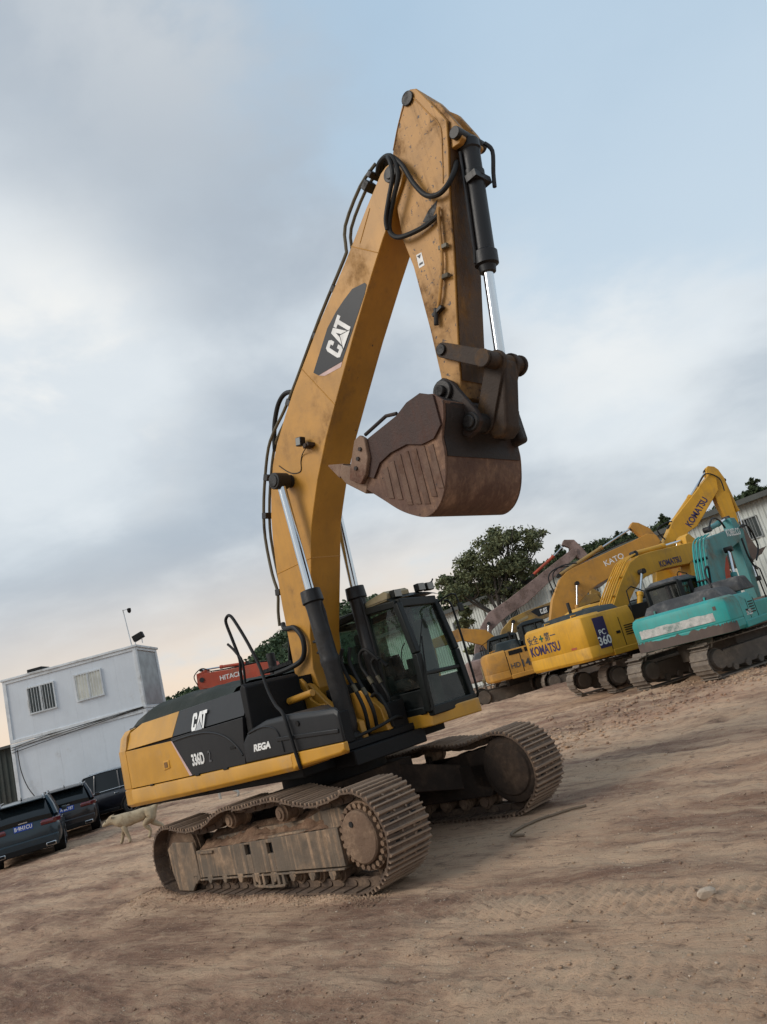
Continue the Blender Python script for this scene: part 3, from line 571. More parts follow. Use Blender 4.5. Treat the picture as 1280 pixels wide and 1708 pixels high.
def track(side, ctrl, shoes=53):
    s_ = side; yc = 1.295*s_
    f = MB()
    prof = [(-1.30, .20), (1.66, .26), (1.78, .42), (1.72, .68), (.9, .66), (-1.30, .56)]
    f.prism(prof, yc-.20*s_, yc+.17*s_)
    f.prism([(-1.3, .54), (1.74, .66), (1.74, .80), (1.3, .84), (.9, .74), (-.2, .70), (-1.0, .66), (-1.3, .60)], yc-.17*s_, yc+.02*s_)
    f.prism([(1.45, .40), (1.78, .34), (1.95, .5), (1.95, .72), (1.70, .86), (1.40, .84)], yc-.20*s_, yc+.16*s_)
    # idler yoke plates
    for a, b in ((.19, .23), (-.23, -.19)):
        f.prism([(-2.06, .60), (-1.9, .68), (-1.35, .66), (-1.30, .2), (-1.45, .14), (-1.55, .05), (-1.92, .06), (-2.02, .3)], yc+a*s_, yc+b*s_)
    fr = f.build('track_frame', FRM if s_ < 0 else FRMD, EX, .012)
    # outer face plate with two square holes and a lug
    y0, y1 = yc+.172*s_, yc+.222*s_
    zt = lambda x: .548+.04*(x+1.3)
    zb = lambda x: .215+.022*(x+1.3)
    p = MB()
    def seg(x0, x1, za=None, zc=None):
        p.prism([(x0, zb(x0) if za is None else za), (x1, zb(x1) if za is None else za), (x1, zt(x1) if zc is None else zc), (x0, zt(x0) if zc is None else zc)], y0, y1)
    hs = [(-.14, -.02), (.33, .45)]
    seg(-1.31, hs[0][0]); seg(hs[0][1], hs[1][0]); seg(hs[1][1], 1.70)
    for a, b in hs:
        seg(a, b, None, .455); seg(a, b, .575, None)
    p.prism([(-1.31, .20), (1.68, .265), (1.68, .245), (-1.31, .18)], y0-.06*s_, y1+.012*s_)
    p.build('frame_plate', FRM if s_ < 0 else FRMD, fr, .006)
    for a, b in hs: MB().prism([(a-.01, .445), (b+.01, .445), (b+.01, .585), (a-.01, .585)], yc+.1705*s_, yc+.1715*s_).build('opening_shade', BLKF, fr)  # black sheet behind each hole paints the shade inside it
    if s_ < 0:
        MB().bb(-1.22, -.86, y1-.03, y1, .515, .545).build('lug', FRM, fr, .004)
    # idler wheel
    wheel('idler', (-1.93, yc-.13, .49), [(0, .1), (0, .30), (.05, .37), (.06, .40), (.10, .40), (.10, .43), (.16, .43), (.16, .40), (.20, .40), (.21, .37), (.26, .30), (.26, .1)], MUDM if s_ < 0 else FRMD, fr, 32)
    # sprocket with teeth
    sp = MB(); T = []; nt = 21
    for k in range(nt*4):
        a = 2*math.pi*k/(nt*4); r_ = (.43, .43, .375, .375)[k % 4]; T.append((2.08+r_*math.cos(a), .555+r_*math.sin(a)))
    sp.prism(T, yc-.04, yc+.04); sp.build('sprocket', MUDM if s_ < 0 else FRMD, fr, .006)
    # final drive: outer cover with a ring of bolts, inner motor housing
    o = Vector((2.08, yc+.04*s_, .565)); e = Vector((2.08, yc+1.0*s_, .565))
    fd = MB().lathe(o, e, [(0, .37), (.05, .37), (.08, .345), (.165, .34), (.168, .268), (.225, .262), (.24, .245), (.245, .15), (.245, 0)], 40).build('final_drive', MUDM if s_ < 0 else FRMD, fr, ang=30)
    b = MB()
    for k in range(24):
        a = 2*math.pi*k/24; q = Vector((2.08+.302*math.cos(a), yc+.19*s_, .565+.302*math.sin(a))); b.cyl(q, q+Vector((0, .055*s_, 0)), .027, n=8)
    b.build('bolt_ring', MUDM if s_ < 0 else FRMD, fd)
    MB().cyl((2.02, yc+.28*s_, .70), (2.02, yc+.295*s_, .70), .030, n=10).build('drain_plug', PIN, fd)
    MB().lathe((2.08, yc-.02*s_, .565), (2.08, yc-1*s_, .565), [(0, .36), (.05, .43), (.13, .43), (.14, .40), (.17, .40), (.18, .425), (.20, .41), (.215, .37), (.22, .33), (.24, .31), (.25, .2), (.25, 0)], 36).build('travel_motor', FRMD, fr, ang=30)
    # rollers
    for k in range(9):
        x = -1.42+k*.36
        wheel('track_roller', (x, yc-.16, .19), [(0, .05), (0, .07), (.03, .07), (.03, .10), (.10, .10), (.11, .075), (.21, .075), (.22, .10), (.29, .10), (.29, .07), (.32, .07), (.32, .05)], MUDM, fr, 16)
        cap = MB().cyl((x, yc+.16*s_, .19), (x, yc+.235*s_, .19), .055, .045, n=12).bb(x-.06, x+.06, yc+.17*s_, yc+.23*s_, .19, .25).build('roller_cap', FRM if s_ < 0 else FRMD, fr, .006)
    g = MB()
    for x in (-.05, .05, .15, .33, .45, .55): g.prism([(x-.015, .24), (x+.02, .24), (x+.035, .13), (x, .10), (x-.02, .13)], yc+.19*s_, yc+.235*s_)
    g.prism([(-.06, .13), (.0, .095), (.3, .085), (.58, .10), (.6, .125), (.3, .11), (.0, .12)], yc+.195*s_, yc+.25*s_)
    g.build('roller_guard', FRM if s_ < 0 else FRMD, fr, .004)
    for x in (-.45, .66):
        wheel('carrier_roller', (x, yc-.12, .865), [(0, .02), (0, .085), (.04, .085), (.05, .105), (.10, .105), (.10, .09), (.20, .09), (.20, .105), (.25, .105), (.26, .085), (.29, .08), (.295, .05), (.31, .045), (.31, 0)] if s_ > 0 else
              [(-.07, 0), (-.07, .045), (-.055, .05), (-.05, .08), (-.02, .085), (-.01, .105), (.04, .105), (.04, .09), (.16, .09), (.16, .105), (.22, .105), (.23, .085), (.25, .08), (.25, .02)], MUDM, fr, 18)
        MB().prism([(x-.07, .60), (x+.02, .60), (x+.05, .85), (x-.02, .87)], yc-.18*s_, yc-.10*s_).build('carrier_bracket', FRMD, fr, .01)
    # caked mud on the frame's shoulder, an uneven loose heap
    rows = []
    for i in range(110):
        x = -1.30+3.0*i/109; row = []
        for j in range(16):
            t = j/15; y = yc+(.20-.36*t)*s_
            zbase = zt(x)-.01+.20*t*t+(.0 if t < .95 else -.02)
            bump_ = .03*math.sin(4.1*x+1.3)*math.sin(4*t+x*2.1)+float(.10*fbm(np.array([x*5.0]), np.array([t*3.0]), 5, 4)[0])
            row.append((x, y, zbase+(bump_+.045)*math.sin(math.pi*min(1, t+.08))))
        rows.append(row)
    kind(MB().grid(rows).build('caked_mud', MUDH if s_ < 0 else FRMD, fr, ang=180), 'stuff')
    # shoes
    pts, pitch = path_loop(ctrl, shoes); me = shoe_mesh(.60, pitch); c = sum(pts, Vector())/len(pts)
    for i, p0 in enumerate(pts):
        d = (pts[(i+1) % shoes]-pts[i-1]).normalized(); nrm = Vector((-d.z, 0, d.x))
        if nrm.dot(p0-Vector((max(-1.9, min(2.0, p0.x)), 0, .52))) < 0: nrm = -nrm
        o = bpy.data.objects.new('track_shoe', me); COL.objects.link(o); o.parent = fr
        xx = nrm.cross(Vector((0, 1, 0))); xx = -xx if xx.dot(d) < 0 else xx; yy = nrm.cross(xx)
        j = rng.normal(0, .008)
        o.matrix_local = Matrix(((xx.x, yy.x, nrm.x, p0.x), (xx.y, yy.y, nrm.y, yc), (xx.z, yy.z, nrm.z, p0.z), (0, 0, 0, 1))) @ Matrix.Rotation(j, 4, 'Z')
    return fr
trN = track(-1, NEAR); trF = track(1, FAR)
xf = MB(); xf.bb(-.75, .75, -.75, .75, .52, .98)
for sx in (-1, 1):
    for sy in (-1, 1):
        xf.add([(sx*.3, sy*.5, .55), (sx*.75, sy*.5, .55), (sx*1.25, sy*1.12, .38), (sx*.75, sy*1.12, .38), (sx*.3, sy*.5, .95), (sx*.75, sy*.5, .93), (sx*1.25, sy*1.12, .70), (sx*.75, sy*1.12, .70)],
               [(0, 1, 2, 3), (4, 5, 6, 7), (0, 1, 5, 4), (1, 2, 6, 5), (2, 3, 7, 6), (3, 0, 4, 7)])
xf.build('car_body', FRMD, EX, .01)
MB().cyl((0, 0, .96), (0, 0, 1.20), .72, n=40).build('swing_bearing', BLKF, EX, .01)

# ---- revolving frame
rf = MB(); rf.bb(-2.9, 1.05, -1.30, 1.25, 1.19, 1.37); rf.bb(1.05, 1.42, -.80, .45, 1.15, 1.33); rf.bb(.5, 1.3, -.85, .42, 1.33, 1.42)
rev = rf.build('revolving_frame', BLKF, EX, .015)
bp = MB()
for y0 in (-.40, .28):
    bp.prism([(-.35, 1.37), (1.20, 1.37), (1.18, 1.62), (.95, 1.70), (.62, 1.98), (.40, 2.22), (.22, 2.30), (.05, 2.25), (-.08, 2.1), (-.3, 1.6)], y0, y0+.09)
bp.build('boom_bracket', YEL, rev, .012)
MB().prism([(.30, 1.80), (.72, 1.81), (.77, 1.88), (.72, 1.94), (.60, 1.95), (.47, 2.04), (.43, 2.26), (.36, 2.33), (.24, 2.34), (.17, 2.22), (.18, 1.92)], -.50, -.46).build('lifting_ear', YEL, rev, .006)
MB().cyl((.60, -.505, 1.885), (.60, -.5, 1.885), .035, n=12).cyl((.68, -.505, 1.885), (.68, -.5, 1.885), .035, n=12).build('ear_hole', BLKF, rev)
MB().cyl((.28, -.54, 2.12), (.28, .46, 2.12), .10, n=20).build('boom_foot_pin', PIN, rev, .008)

# ---- counterweight and side panels : wall swept along a plan line, profile (inset, z)
half = [(-2.875, -1.50), (-3.02, -1.50), (-3.15, -1.475), (-3.28, -1.40), (-3.38, -1.28), (-3.46, -1.10), (-3.52, -.8), (-3.57, -.4), (-3.58, 0)]
plan = half+[(x, -y) for x, y in reversed(half[:-1])]
cw_prof = [(.45, 1.235), (.05, 1.225), (.0, 1.27), (.0, 1.47), (.012, 1.48), (.012, 1.49), (.0, 1.50), (.0, 2.05), (.012, 2.058), (.06, 2.24), (.14, 2.33), (.45, 2.385)]
P_ = [Vector((x, y, 0)) for x, y in plan]; rings = []
for i, p0 in enumerate(P_):
    d = (P_[min(i+1, len(P_)-1)]-P_[max(i-1, 0)]).normalized(); nin = Vector((-d.y, d.x, 0))
    if nin.dot(Vector((-2, 0, 0))-p0) < 0: nin = -nin
    rings.append([p0+nin*a+Vector((0, 0, z)) for a, z in cw_prof])
cwt = MB().loft(rings).build('counterweight', YELB, EX, .012)
MB().bb(-3.1, -2.88, -1.06, 1.06, 1.24, 2.38).build('counterweight_core', YELB, cwt)
PY = lambda z: -1.50 if z <= 2.04 else -1.50+.02+(z-2.04)*.40          # side wall bends inward above the crease
def panel(name, polys, m, par, th=.05, off=0.0, bevel=.004, mirror=False):
    mb = MB(); s_ = -1 if mirror else 1
    for poly in polys:
        n = len(poly)
        a = [(x, s_*(PY(z)-off), z) for x, z in poly]; b = [(x, s_*(PY(z)-off+th), z) for x, z in poly]
        mb.add(a+b, [tuple(range(n)), tuple(range(2*n-1, n-1, -1))]+[(i, i+n, (i+1) % n+n, (i+1) % n) for i in range(n)])
    return mb.build(name, m, par, bevel)
ylo = [(-2.865, 1.495), (-2.865, 2.035), (-1.455, 2.0), (-1.12, 1.495)]; yup = [(-2.865, 2.05), (-2.865, 2.285), (-2.5, 2.37), (-1.36, 2.365), (-1.45, 2.05)]
blo = [(-1.115, 1.495), (-1.45, 2.0), (-1.445, 2.035), (.37, 2.035), (.31, 1.81), (.235, 1.495)]; bup = [(-1.44, 2.05), (-1.35, 2.365), (.44, 2.365), (.375, 2.05)]
for mir in (False, True):
    dr = panel('side_door', [ylo], YELB, EX, mirror=mir); panel('side_door_top', [yup], YELB, dr, mirror=mir)
    bd = panel('engine_door', [blo], BLK, EX, mirror=mir); panel('engine_door_top', [bup], BLK, bd, mirror=mir)
    if not mir:
        panel('decal_edge', [[(-1.12, 1.50), (-1.45, 1.995), (-1.425, 1.995), (-1.055, 1.50)]], PINK, dr, .004, .004, 0)
        MB().prism([(-1.775, 1.64), (-1.60, 1.655), (-1.60, 1.765), (-1.765, 1.76)], -1.512, -1.49).build('latch_frame', YELB, dr, .008)
        MB().prism([(-1.735, 1.665), (-1.64, 1.672), (-1.64, 1.745), (-1.73, 1.742)], -1.518, -1.51).build('latch', YELS, dr, .006)
        cat_logo(bd, (-.70, -1.455, 2.155), (1, 0, 0), (0, .37, 1), .235)
        put_text('model_number', TX['model'], WHT, bd, (-.83, -1.504, 1.675), (1, 0, 0), (0, 0, 1)); put_text('model_suffix', TX['two'], DKL, bd, (-.535, -1.504, 1.675), (1, 0, 0), (0, 0, 1))
        # raised arch line on the black door
        MB().tube([(-1.40, -1.502, 1.99), (-.9, -1.503, 2.0), (-.45, -1.503, 1.97), (-.1, -1.503, 1.87), (.12, -1.503, 1.72), (.22, -1.503, 1.60)], .014, 6, 5).build('door_crease', BLK, bd)
for x_ in (-2.2, -.9, -.2): MB().cyl((x_-.05, -1.512, 1.488), (x_+.05, -1.512, 1.488), .012, n=8).build('door_hinge', BLKF, EX)
MB().bb(-.02, .10, -1.512, -1.498, 1.70, 1.74).build('door_handle', BLKF, EX, .004)
core = MB(); core.bb(-2.87, .36, -1.43, 1.43, 1.37, 2.04); core.bb(-2.87, .33, -1.28, 1.28, 2.04, 2.37); core.build('engine_bay', BLKF, EX)
# engine hood: soft hump
rows = []
for i in range(26):
    x = -3.42+3.05*i/25; row = []
    top = np.interp(x, [-3.42, -3.30, -2.83, -2.07, -1.37, -.44], [2.40, 2.56, 2.66, 2.64, 2.60, 2.50])
    for j in range(21):
        y = -1.12+2.24*j/20; e = 1-abs(y/1.12)**5
        row.append((x, y, 2.34+(top-2.34)*max(0, e)**.5+.012*math.sin(7*x+3*y)+.008*math.sin(17*y-5*x)))
    rows.append(row)
hood = MB().grid(rows).build('engine_hood', TARP, EX, ang=80)
MB().bb(-3.40, -.4, -1.13, 1.13, 2.30, 2.375).build('hood_base', BLKF, hood, .01)
MB().cyl((-1.6, .55, 2.55), (-1.6, .55, 2.95), .07, n=14).build('exhaust_pipe', PIN, hood, .008)
# lower skirt
for mir in (False, True):
    s_ = -1 if not mir else 1
    sk = MB()
    sec = lambda x, z0, z1: [(x, s_*1.42, z0), (x, s_*1.475, z0), (x, s_*1.515, z0+.05), (x, s_*1.515, z1-.03), (x, s_*1.50, z1), (x, s_*1.42, z1)]
    sk.loft([sec(-2.87, 1.228, 1.482), sec(-1.5, 1.245, 1.482), (sec(0, 1.275, 1.49)), sec(1.18, 1.305, 1.495)])
    so = sk.build('side_skirt', YELB, EX, .008)
    if not mir:
        MB().loft([[(x, yi, z0), (x, -1.49, z0), (x, -1.525, z0+.03), (x, -1.52, z1), (x, yi, z1)] for x, z0, z1, yi in ((1.19, 1.30, 1.498, -1.0), (1.25, 1.325, 1.499, -1.0), (2.05, 1.375, 1.499, -1.40), (2.13, 1.40, 1.499, -1.46))]).build('step_box', YELB, EX, .01)
    else:
        MB().bb(1.19, 1.3, 1.3, 1.5, 1.3, 1.5).build('skirt_end', YELB, so, .01)
# right front tool box and fuel tank steps
tb = MB(); tb.loft([[(x, -1.50, 1.50), (x, -1.50, zt_-.05), (x, -1.47, zt_), (x-.0, yi, zt_), (x-.0, yi, 1.50)] for x, zt_, yi in ((.25, 1.74, -.72), (.31, 1.80, -.74), (.42, 1.865, -.78), (.80, 1.93, -.84), (1.2, 1.925, -.90), (1.35, 1.912, -.94), (1.75, 1.88, -1.24), (2.06, 1.86, -1.44), (2.12, 1.82, -1.47))])
tbx = tb.build('tool_box', BLK, EX, .03, seg=3)
MB().prism([(.98, 1.66), (2.08, 1.60), (2.08, 1.645), (.98, 1.71)], -1.515, -1.49).build('box_moulding', BLK, tbx, .008)
MB().cyl((1.42, -1.515, 1.80), (1.42, -1.495, 1.80), .03, n=14).build('box_lock', BLKF, tbx)
MB().tube([(.42, -1.503, 1.83), (.75, -1.504, 1.86), (.98, -1.504, 1.80), (1.05, -1.504, 1.66), (1.06, -1.504, 1.53)], .010, 6, 5).build('box_crease', BLK, tbx)
put_text('badge_lettering', TX['rega'], WHT, tbx, (.645, -1.504, 1.645), (1, 0, 0), (0, 0, 1))
ft = MB(); ft.prism([(.35, 1.5), (.37, 2.37), (.44, 2.42), (.50, 2.37), (.46, 1.5)], -1.46, -.62); ft.bb(.40, 1.30, -.98, -.62, 1.42, 1.80)
ft.build('fuel_tank', BLKF, EX, .015)
MB().cyl((.50, -.86, 2.08), (1.0, -.86, 2.10), .045, n=14).build('tank_rail', YEL, EX, .008)
hr = MB().tube([(-.09, -1.10, 2.40), (-.06, -1.10, 2.62), (-.02, -1.10, 2.77), (-.09, -1.10, 3.05), (-.155, -1.10, 3.29), (-.12, -1.10, 3.36), (-.04, -1.10, 3.37), (.05, -1.10, 3.27), (.27, -1.12, 2.92), (.50, -1.18, 2.56), (.72, -1.30, 2.27), (.98, -1.42, 2.06), (1.22, -1.52, 1.94), (1.29, -1.54, 1.70), (1.34, -1.54, 1.36), (1.30, -1.50, 1.34)], .021, 10, 4).build('handrail', BLKF, EX)
MB().tube([(-.02, -1.10, 2.40), (.03, -1.10, 2.72), (-.06, -1.10, 2.86), (-.14, -1.1, 2.95), (-.22, -1.10, 3.02)], .017, 8, 3).build('mirror_arm', BLKF, EX)
# perforated walkway plate beyond the hood, seen edge-up
gp = MB()
for i in range(9): gp.bb(-1.55+i*.1, -1.53+i*.1, .25, .95, 2.64, 2.70)
for j in range(6): gp.bb(-1.56, -.72, .25+j*.13, .28+j*.13, 2.645, 2.695)
gp.box((-.72, .6, 2.85), (.03, .7, .40), Matrix.Rotation(.35, 3, 'Y'))
gp.build('walkway_grating', BLKF, EX)

# ---- boom
BOOM = [(-.03, 2.22), (.005, 2.68), (.035, 3.14), (.05, 3.40), (.10, 3.86), (.18, 4.33), (.265, 4.66), (.39, 4.98), (.565, 5.32), (.76, 5.56), (1.06, 5.84), (1.37, 6.10), (2.12, 6.65), (2.87, 7.13), (3.43, 7.53),
        (3.80, 7.775), (3.90, 7.80), (4.01, 7.79), (4.10, 7.73), (4.14, 7.63), (4.12, 7.53), (4.04, 7.44), (3.66, 7.10), (3.57, 7.03), (3.23, 6.715), (2.69, 6.19), (2.15, 5.625), (1.76, 5.21), (1.40, 4.76), (1.19, 4.44), (1.05, 4.21), (.81, 3.61), (.50, 2.86), (.40, 2.42), (.44, 2.16), (.38, 2.02), (.24, 1.97), (.10, 2.02)]
boom = MB().prism(BOOM, -.28, .255).build('boom', YEL, EX, .012)
def weld(p, q_, y, m, par, nm='weld_seam'): return MB().tube([(p[0], y, p[1]), (q_[0], y, q_[1])], .006, 6).build(nm, m, par)
weld((1.63, 6.28), (2.06, 5.54), -.281, YEL, boom); weld((.10, 3.84), (.90, 3.83), -.281, YEL, boom); weld((3.05, 7.26), (3.42, 6.92), -.281, YEL, boom); weld((3.2, 7.2), (3.5, 7.5), -.281, YEL, boom)
MB().box((.895, -.01, 3.83), (.01, .52, .012)).build('weld_seam', YEL, boom)
dk = MB().prism([(1.83, 6.12), (2.29, 6.53), (2.51, 6.64), (2.70, 6.705), (2.88, 6.75), (3.10, 6.70), (3.12, 6.66), (3.05, 6.57), (2.39, 5.99), (1.91, 6.04)], -.2835, -.2805).build('boom_decal', DECB, boom)
MB().prism([(1.91, 6.036), (2.388, 5.986), (2.34, 5.935), (2.02, 5.975)], -.2835, -.2805).build('decal_stripe', PINK, dk)
cat_logo(dk, (2.44, -.284, 6.315), (.77, 0, .64), (-.64, 0, .77), .31)
pb = MB().cyl((3.97, -.345, 7.62), (3.97, .32, 7.62), .10, n=20).cyl((3.97, -.365, 7.62), (3.97, -.345, 7.62), .065, n=16).build('stick_pin', PIN, boom, .006)
# boom cylinders
def ram(name, y, top, mid, foot, r_rod, r_b):
    t_, m_, f_ = [Vector((a, y, b)) for a, b in (top, mid, foot)]; d = (f_-t_).normalized()
    rod = MB().cyl(t_, m_+d*.05, r_rod, n=20).build('cylinder_rod', CHR, EX)
    L = (f_-m_).length
    br = MB().lathe(m_-d*.02, f_, [(0, r_rod+.005), (0, r_b+.02), (.16, r_b+.03), (.18, r_b+.005), (.24, r_b), (L*.45, r_b), (L*.47, r_b+.012), (L*.5, r_b+.012), (L*.52, r_b), (L-.15, r_b), (L-.05, r_b*.7), (L, .05)], 24).build(name, CYL, EX, ang=30)
    s_ = 1 if y > 0 else -1
    MB().cyl(t_-Vector((0, .10*s_, 0)), t_+Vector((0, .115*s_, 0)), .115, n=22).cyl(t_+Vector((0, .1*s_, 0)), t_+Vector((0, .13*s_, 0)), .085, n=18).build('rod_eye', PIN, rod, .01)
    MB().cyl(f_-Vector((0, .11, 0)), f_+Vector((0, .11, 0)), .12, n=20).build('cylinder_foot', PIN, br, .01)
    MB().tube([m_+Vector((.10, -.04*s_, -.12)), m_+Vector((.13, -.04*s_, -.3)), m_+Vector((.13, -.03*s_, -.9)), m_+Vector((.12, 0, -1.5))], .022, 8).build('cylinder_pipe', CYL, br)
ram('boom_cylinder', -.46, (.86, 4.95), (.93, 3.36), (1.06, 1.42), .060, .115)
ram('boom_cylinder', .46, (.86, 4.95), (.79, 3.36), (.80, 1.42), .060, .115)
MB().cyl((.86, -.46, 4.95), (.86, .46, 4.95), .09, n=18).build('cylinder_pin', PIN, boom)
# pipes up the back of the boom
pipe = [(-.10, 3.10), (-.06, 3.30), (.03, 3.56), (.0, 3.84), (.03, 4.38), (.15, 4.79), (.34, 5.19), (.57, 5.56), (.80, 5.74), (1.09, 5.90), (1.47, 6.16), (2.22, 6.72), (2.90, 7.17), (2.98, 7.27), (3.07, 7.55), (3.47, 7.84), (3.80, 7.93)]
pp = MB().tube([(x-.05, -.245, z+.045) for x, z in pipe], .022, 8, 3).build('boom_pipe', PIPE, boom)
MB().tube([(x-.045, -.15, z+.03) for x, z in pipe[2:]], .021, 8, 3).tube([(x-.03, .06, z+.03) for x, z in pipe[2:-3]], .02, 8, 3).tube([(x-.03, .16, z+.03) for x, z in pipe[2:-3]], .02, 8, 3).build('boom_pipe', PIPE, boom)
for x, z, a in ((-.0, 3.60, 80), (.10, 4.72, 70), (.33, 5.22, 60), (1.18, 6.0, 42), (2.0, 6.58, 35), (2.55, 6.96, 34)):
    MB().box((x, -.19, z), (.09, .17, .10), Matrix.Rotation(-R(a), 3, 'Y')).build('pipe_clamp', PIN, boom, .008)
for pts, rr in (([(-.08, -.235, 3.16), (-.02, -.27, 3.08), (.13, -.31, 3.05), (.28, -.33, 3.02), (.40, -.34, 2.86), (.38, -.34, 2.68), (.26, -.34, 2.57), (.05, -.40, 2.52), (-.15, -.5, 2.50)], .036),
                ([(1.28, -.16, 6.13), (1.05, -.15, 6.22), (.86, -.15, 6.16), (.70, -.15, 5.98), (.60, -.15, 5.78), (.53, -.15, 5.55)], .034),
                ([(3.70, -.20, 7.88), (3.85, -.30, 7.89), (4.03, -.34, 7.83), (4.17, -.345, 7.59), (4.24, -.34, 7.29), (4.34, -.33, 7.05), (4.48, -.32, 6.95), (4.62, -.30, 6.97), (4.72, -.22, 7.12), (4.74, -.15, 7.25)], .030),
                ([(3.72, -.14, 7.88), (3.90, -.29, 7.90), (4.08, -.36, 7.77), (4.10, -.37, 7.50), (3.95, -.37, 7.30), (3.80, -.36, 7.12), (3.74, -.35, 6.98), (3.80, -.34, 6.86), (3.95, -.33, 6.79), (4.18, -.30, 6.75), (4.38, -.28, 6.76)], .030),
                ([(3.73, -.10, 7.86), (3.95, -.28, 7.86), (4.06, -.40, 7.74), (4.05, -.41, 7.52), (3.90, -.41, 7.30), (3.77, -.40, 7.12), (3.73, -.38, 7.00)], .026)):
    MB().tube(pts, rr, 10, 5).build('hydraulic_hose', HOSE, boom)
MB().box((3.52, -.2, 7.83), (.12, .16, .10), Matrix.Rotation(-.5, 3, 'Y')).box((3.64, -.2, 7.90), (.08, .18, .08), Matrix.Rotation(-.5, 3, 'Y')).build('pipe_coupling', PIN, boom, .01)
# work lamp on the boom side with a trailing wire
wl = MB().box((1.36, -.38, 5.32), (.11, .09, .12), Matrix.Rotation(.25, 3, 'Y')).build('work_lamp', CYL, boom, .01)
MB().box((1.365, -.427, 5.32), (.085, .01, .095), Matrix.Rotation(.25, 3, 'Y')).build('lens', LENS, wl)
MB().bb(1.40, 1.52, -.40, -.28, 5.20, 5.25).cyl((1.46, -.42, 5.22), (1.46, -.28, 5.22), .03, n=10).build('lamp_bracket', LNK, wl, .005)
MB().tube([(1.44, -.38, 5.20), (1.25, -.30, 5.19), (1.17, -.285, 5.12), (1.12, -.285, 5.0), (.98, -.285, 5.02), (.85, -.285, 5.10), (.70, -.285, 5.25)], .007, 6, 5).build('lamp_wire', HOSE, wl)
# hoses at the boom foot
for pts, rr in (([(1.0, -.22, 2.55), (.94, -.24, 2.42), (.97, -.24, 2.25), (1.08, -.25, 2.02), (1.16, -.25, 1.76), (1.10, -.2, 1.50), (.95, -.1, 1.42)], .034), ([(1.04, -.12, 2.55), (1.0, -.15, 2.38), (1.05, -.16, 2.2), (1.16, -.17, 1.95), (1.23, -.17, 1.72), (1.15, -.1, 1.48)], .034),
                ([(1.15, .22, 2.30), (.98, .20, 2.48), (.84, .20, 2.44), (.82, .20, 2.28), (.92, .20, 2.08), (1.0, .2, 1.80), (.98, .2, 1.45)], .032), ([(1.20, .30, 2.20), (1.04, .30, 2.34), (.92, .3, 2.28), (.98, .3, 2.06), (1.08, .3, 1.8), (1.04, .3, 1.45)], .032),
                ([(1.2, -.6, 1.45), (1.3, -.2, 1.5), (1.32, .1, 1.55), (1.2, .35, 1.5)], .028), ([(.9, .0, 1.75), (1.15, .02, 1.9), (1.3, .0, 1.7), (1.28, .05, 1.45)], .03), ([(.62, -.34, 2.75), (.82, -.40, 2.70), (.95, -.36, 2.50), (.98, -.3, 2.36)], .028), ([(.60, -.30, 2.60), (.78, -.36, 2.56), (.9, -.34, 2.42), (.94, -.3, 2.28)], .028)):
    MB().tube(pts, rr*.74, 10, 5).build('hydraulic_hose', HOSE, rev)
for x, y, z in ((1.08, -.25, 2.02), (1.16, -.17, 1.95), (.92, .2, 2.08), (.98, .3, 2.06)):
    MB().cyl((x-.02, y, z+.05), (x+.025, y, z-.05), .031, n=10).build('hose_fitting', PIPE, rev, .004)
MB().prism([(.55, 1.42), (1.28, 1.42), (1.24, 1.70), (.95, 1.98), (.7, 1.98)], -.05, .05).build('centre_plate', YEL, rev, .01)
MB().bb(.75, 1.25, .08, .38, 1.4, 1.75).bb(.5, .75, -.25, .3, 1.4, 2.1).build('valve_block', BLKF, rev, .02)

# ---- stick, bucket cylinder, linkage
STICK = [(4.38, 8.36), (4.43, 8.41), (4.52, 8.42), (4.60, 8.36), (4.72, 8.05), (4.84, 7.71), (4.745, 7.38), (4.57, 6.87), (4.41, 6.28), (4.21, 5.64), (4.05, 5.12), (3.985, 4.88), (3.93, 4.73), (3.83, 4.68), (3.73, 4.74), (3.72, 4.85), (3.755, 5.09), (3.80, 5.64), (3.835, 6.46), (3.80, 6.85), (3.86, 7.3), (4.03, 7.91), (4.28, 8.25)]
stick = MB().prism(STICK, -.24, .24).build('stick', YELS, EX, .010)
# front face strip in a darker brown than the sides, and reinforcing rim
fs = MB(); fr_ = [(4.848, 7.69), (4.755, 7.37), (4.58, 6.86), (4.42, 6.27), (4.22, 5.63), (4.06, 5.12), (4.0, 4.9)]
fs.grid([[(x+.004, -.225, z), (x+.004, .225, z)] for x, z in fr_]); fs.build('stick_front_face', STF, stick)
MB().tube([(4.05, -.243, 7.93), (4.22, -.244, 8.15), (4.38, -.244, 8.31), (4.46, -.244, 8.34), (4.53, -.244, 8.28), (4.64, -.244, 7.99), (4.74, -.244, 7.70), (4.66, -.244, 7.40), (4.55, -.244, 7.08)], .007, 6, 4).build('weld_seam', YELS, stick)
MB().cyl((4.46, -.27, 8.33), (4.46, .27, 8.33), .085, n=18).build('stick_cylinder_pin', PIN, stick, .006)
ear = MB()
for y0 in (-.2, .12): ear.prism([(4.66, 8.18), (4.80, 7.98), (4.92, 7.62), (4.95, 7.50), (4.93, 7.41), (4.87, 7.38), (4.76, 7.40), (4.70, 7.5)], y0, y0+.08)
ear.build('cylinder_ear', YELS, stick, .008)
t_ = Vector((4.89, 0, 7.49)); m_ = Vector((4.60, 0, 5.96)); e_ = Vector((4.40, 0, 4.92)); d = (e_-t_).normalized(); L = (m_-t_).length
bc = MB().lathe(t_-d*.02, m_, [(0, .08), (.04, .115), (.14, .125), (.16, .11), (.40, .11), (.41, .125), (.48, .125), (.49, .11), (L-.22, .11), (L-.2, .135), (L-.06, .135), (L-.04, .10), (L+.03, .09), (L+.03, .055)], 24).build('bucket_cylinder', CYL, EX, ang=30)
MB().cyl(t_+Vector((0, -.26, 0)), t_+Vector((0, .26, 0)), .07, n=18).build('cylinder_pin', PIN, bc, .006)
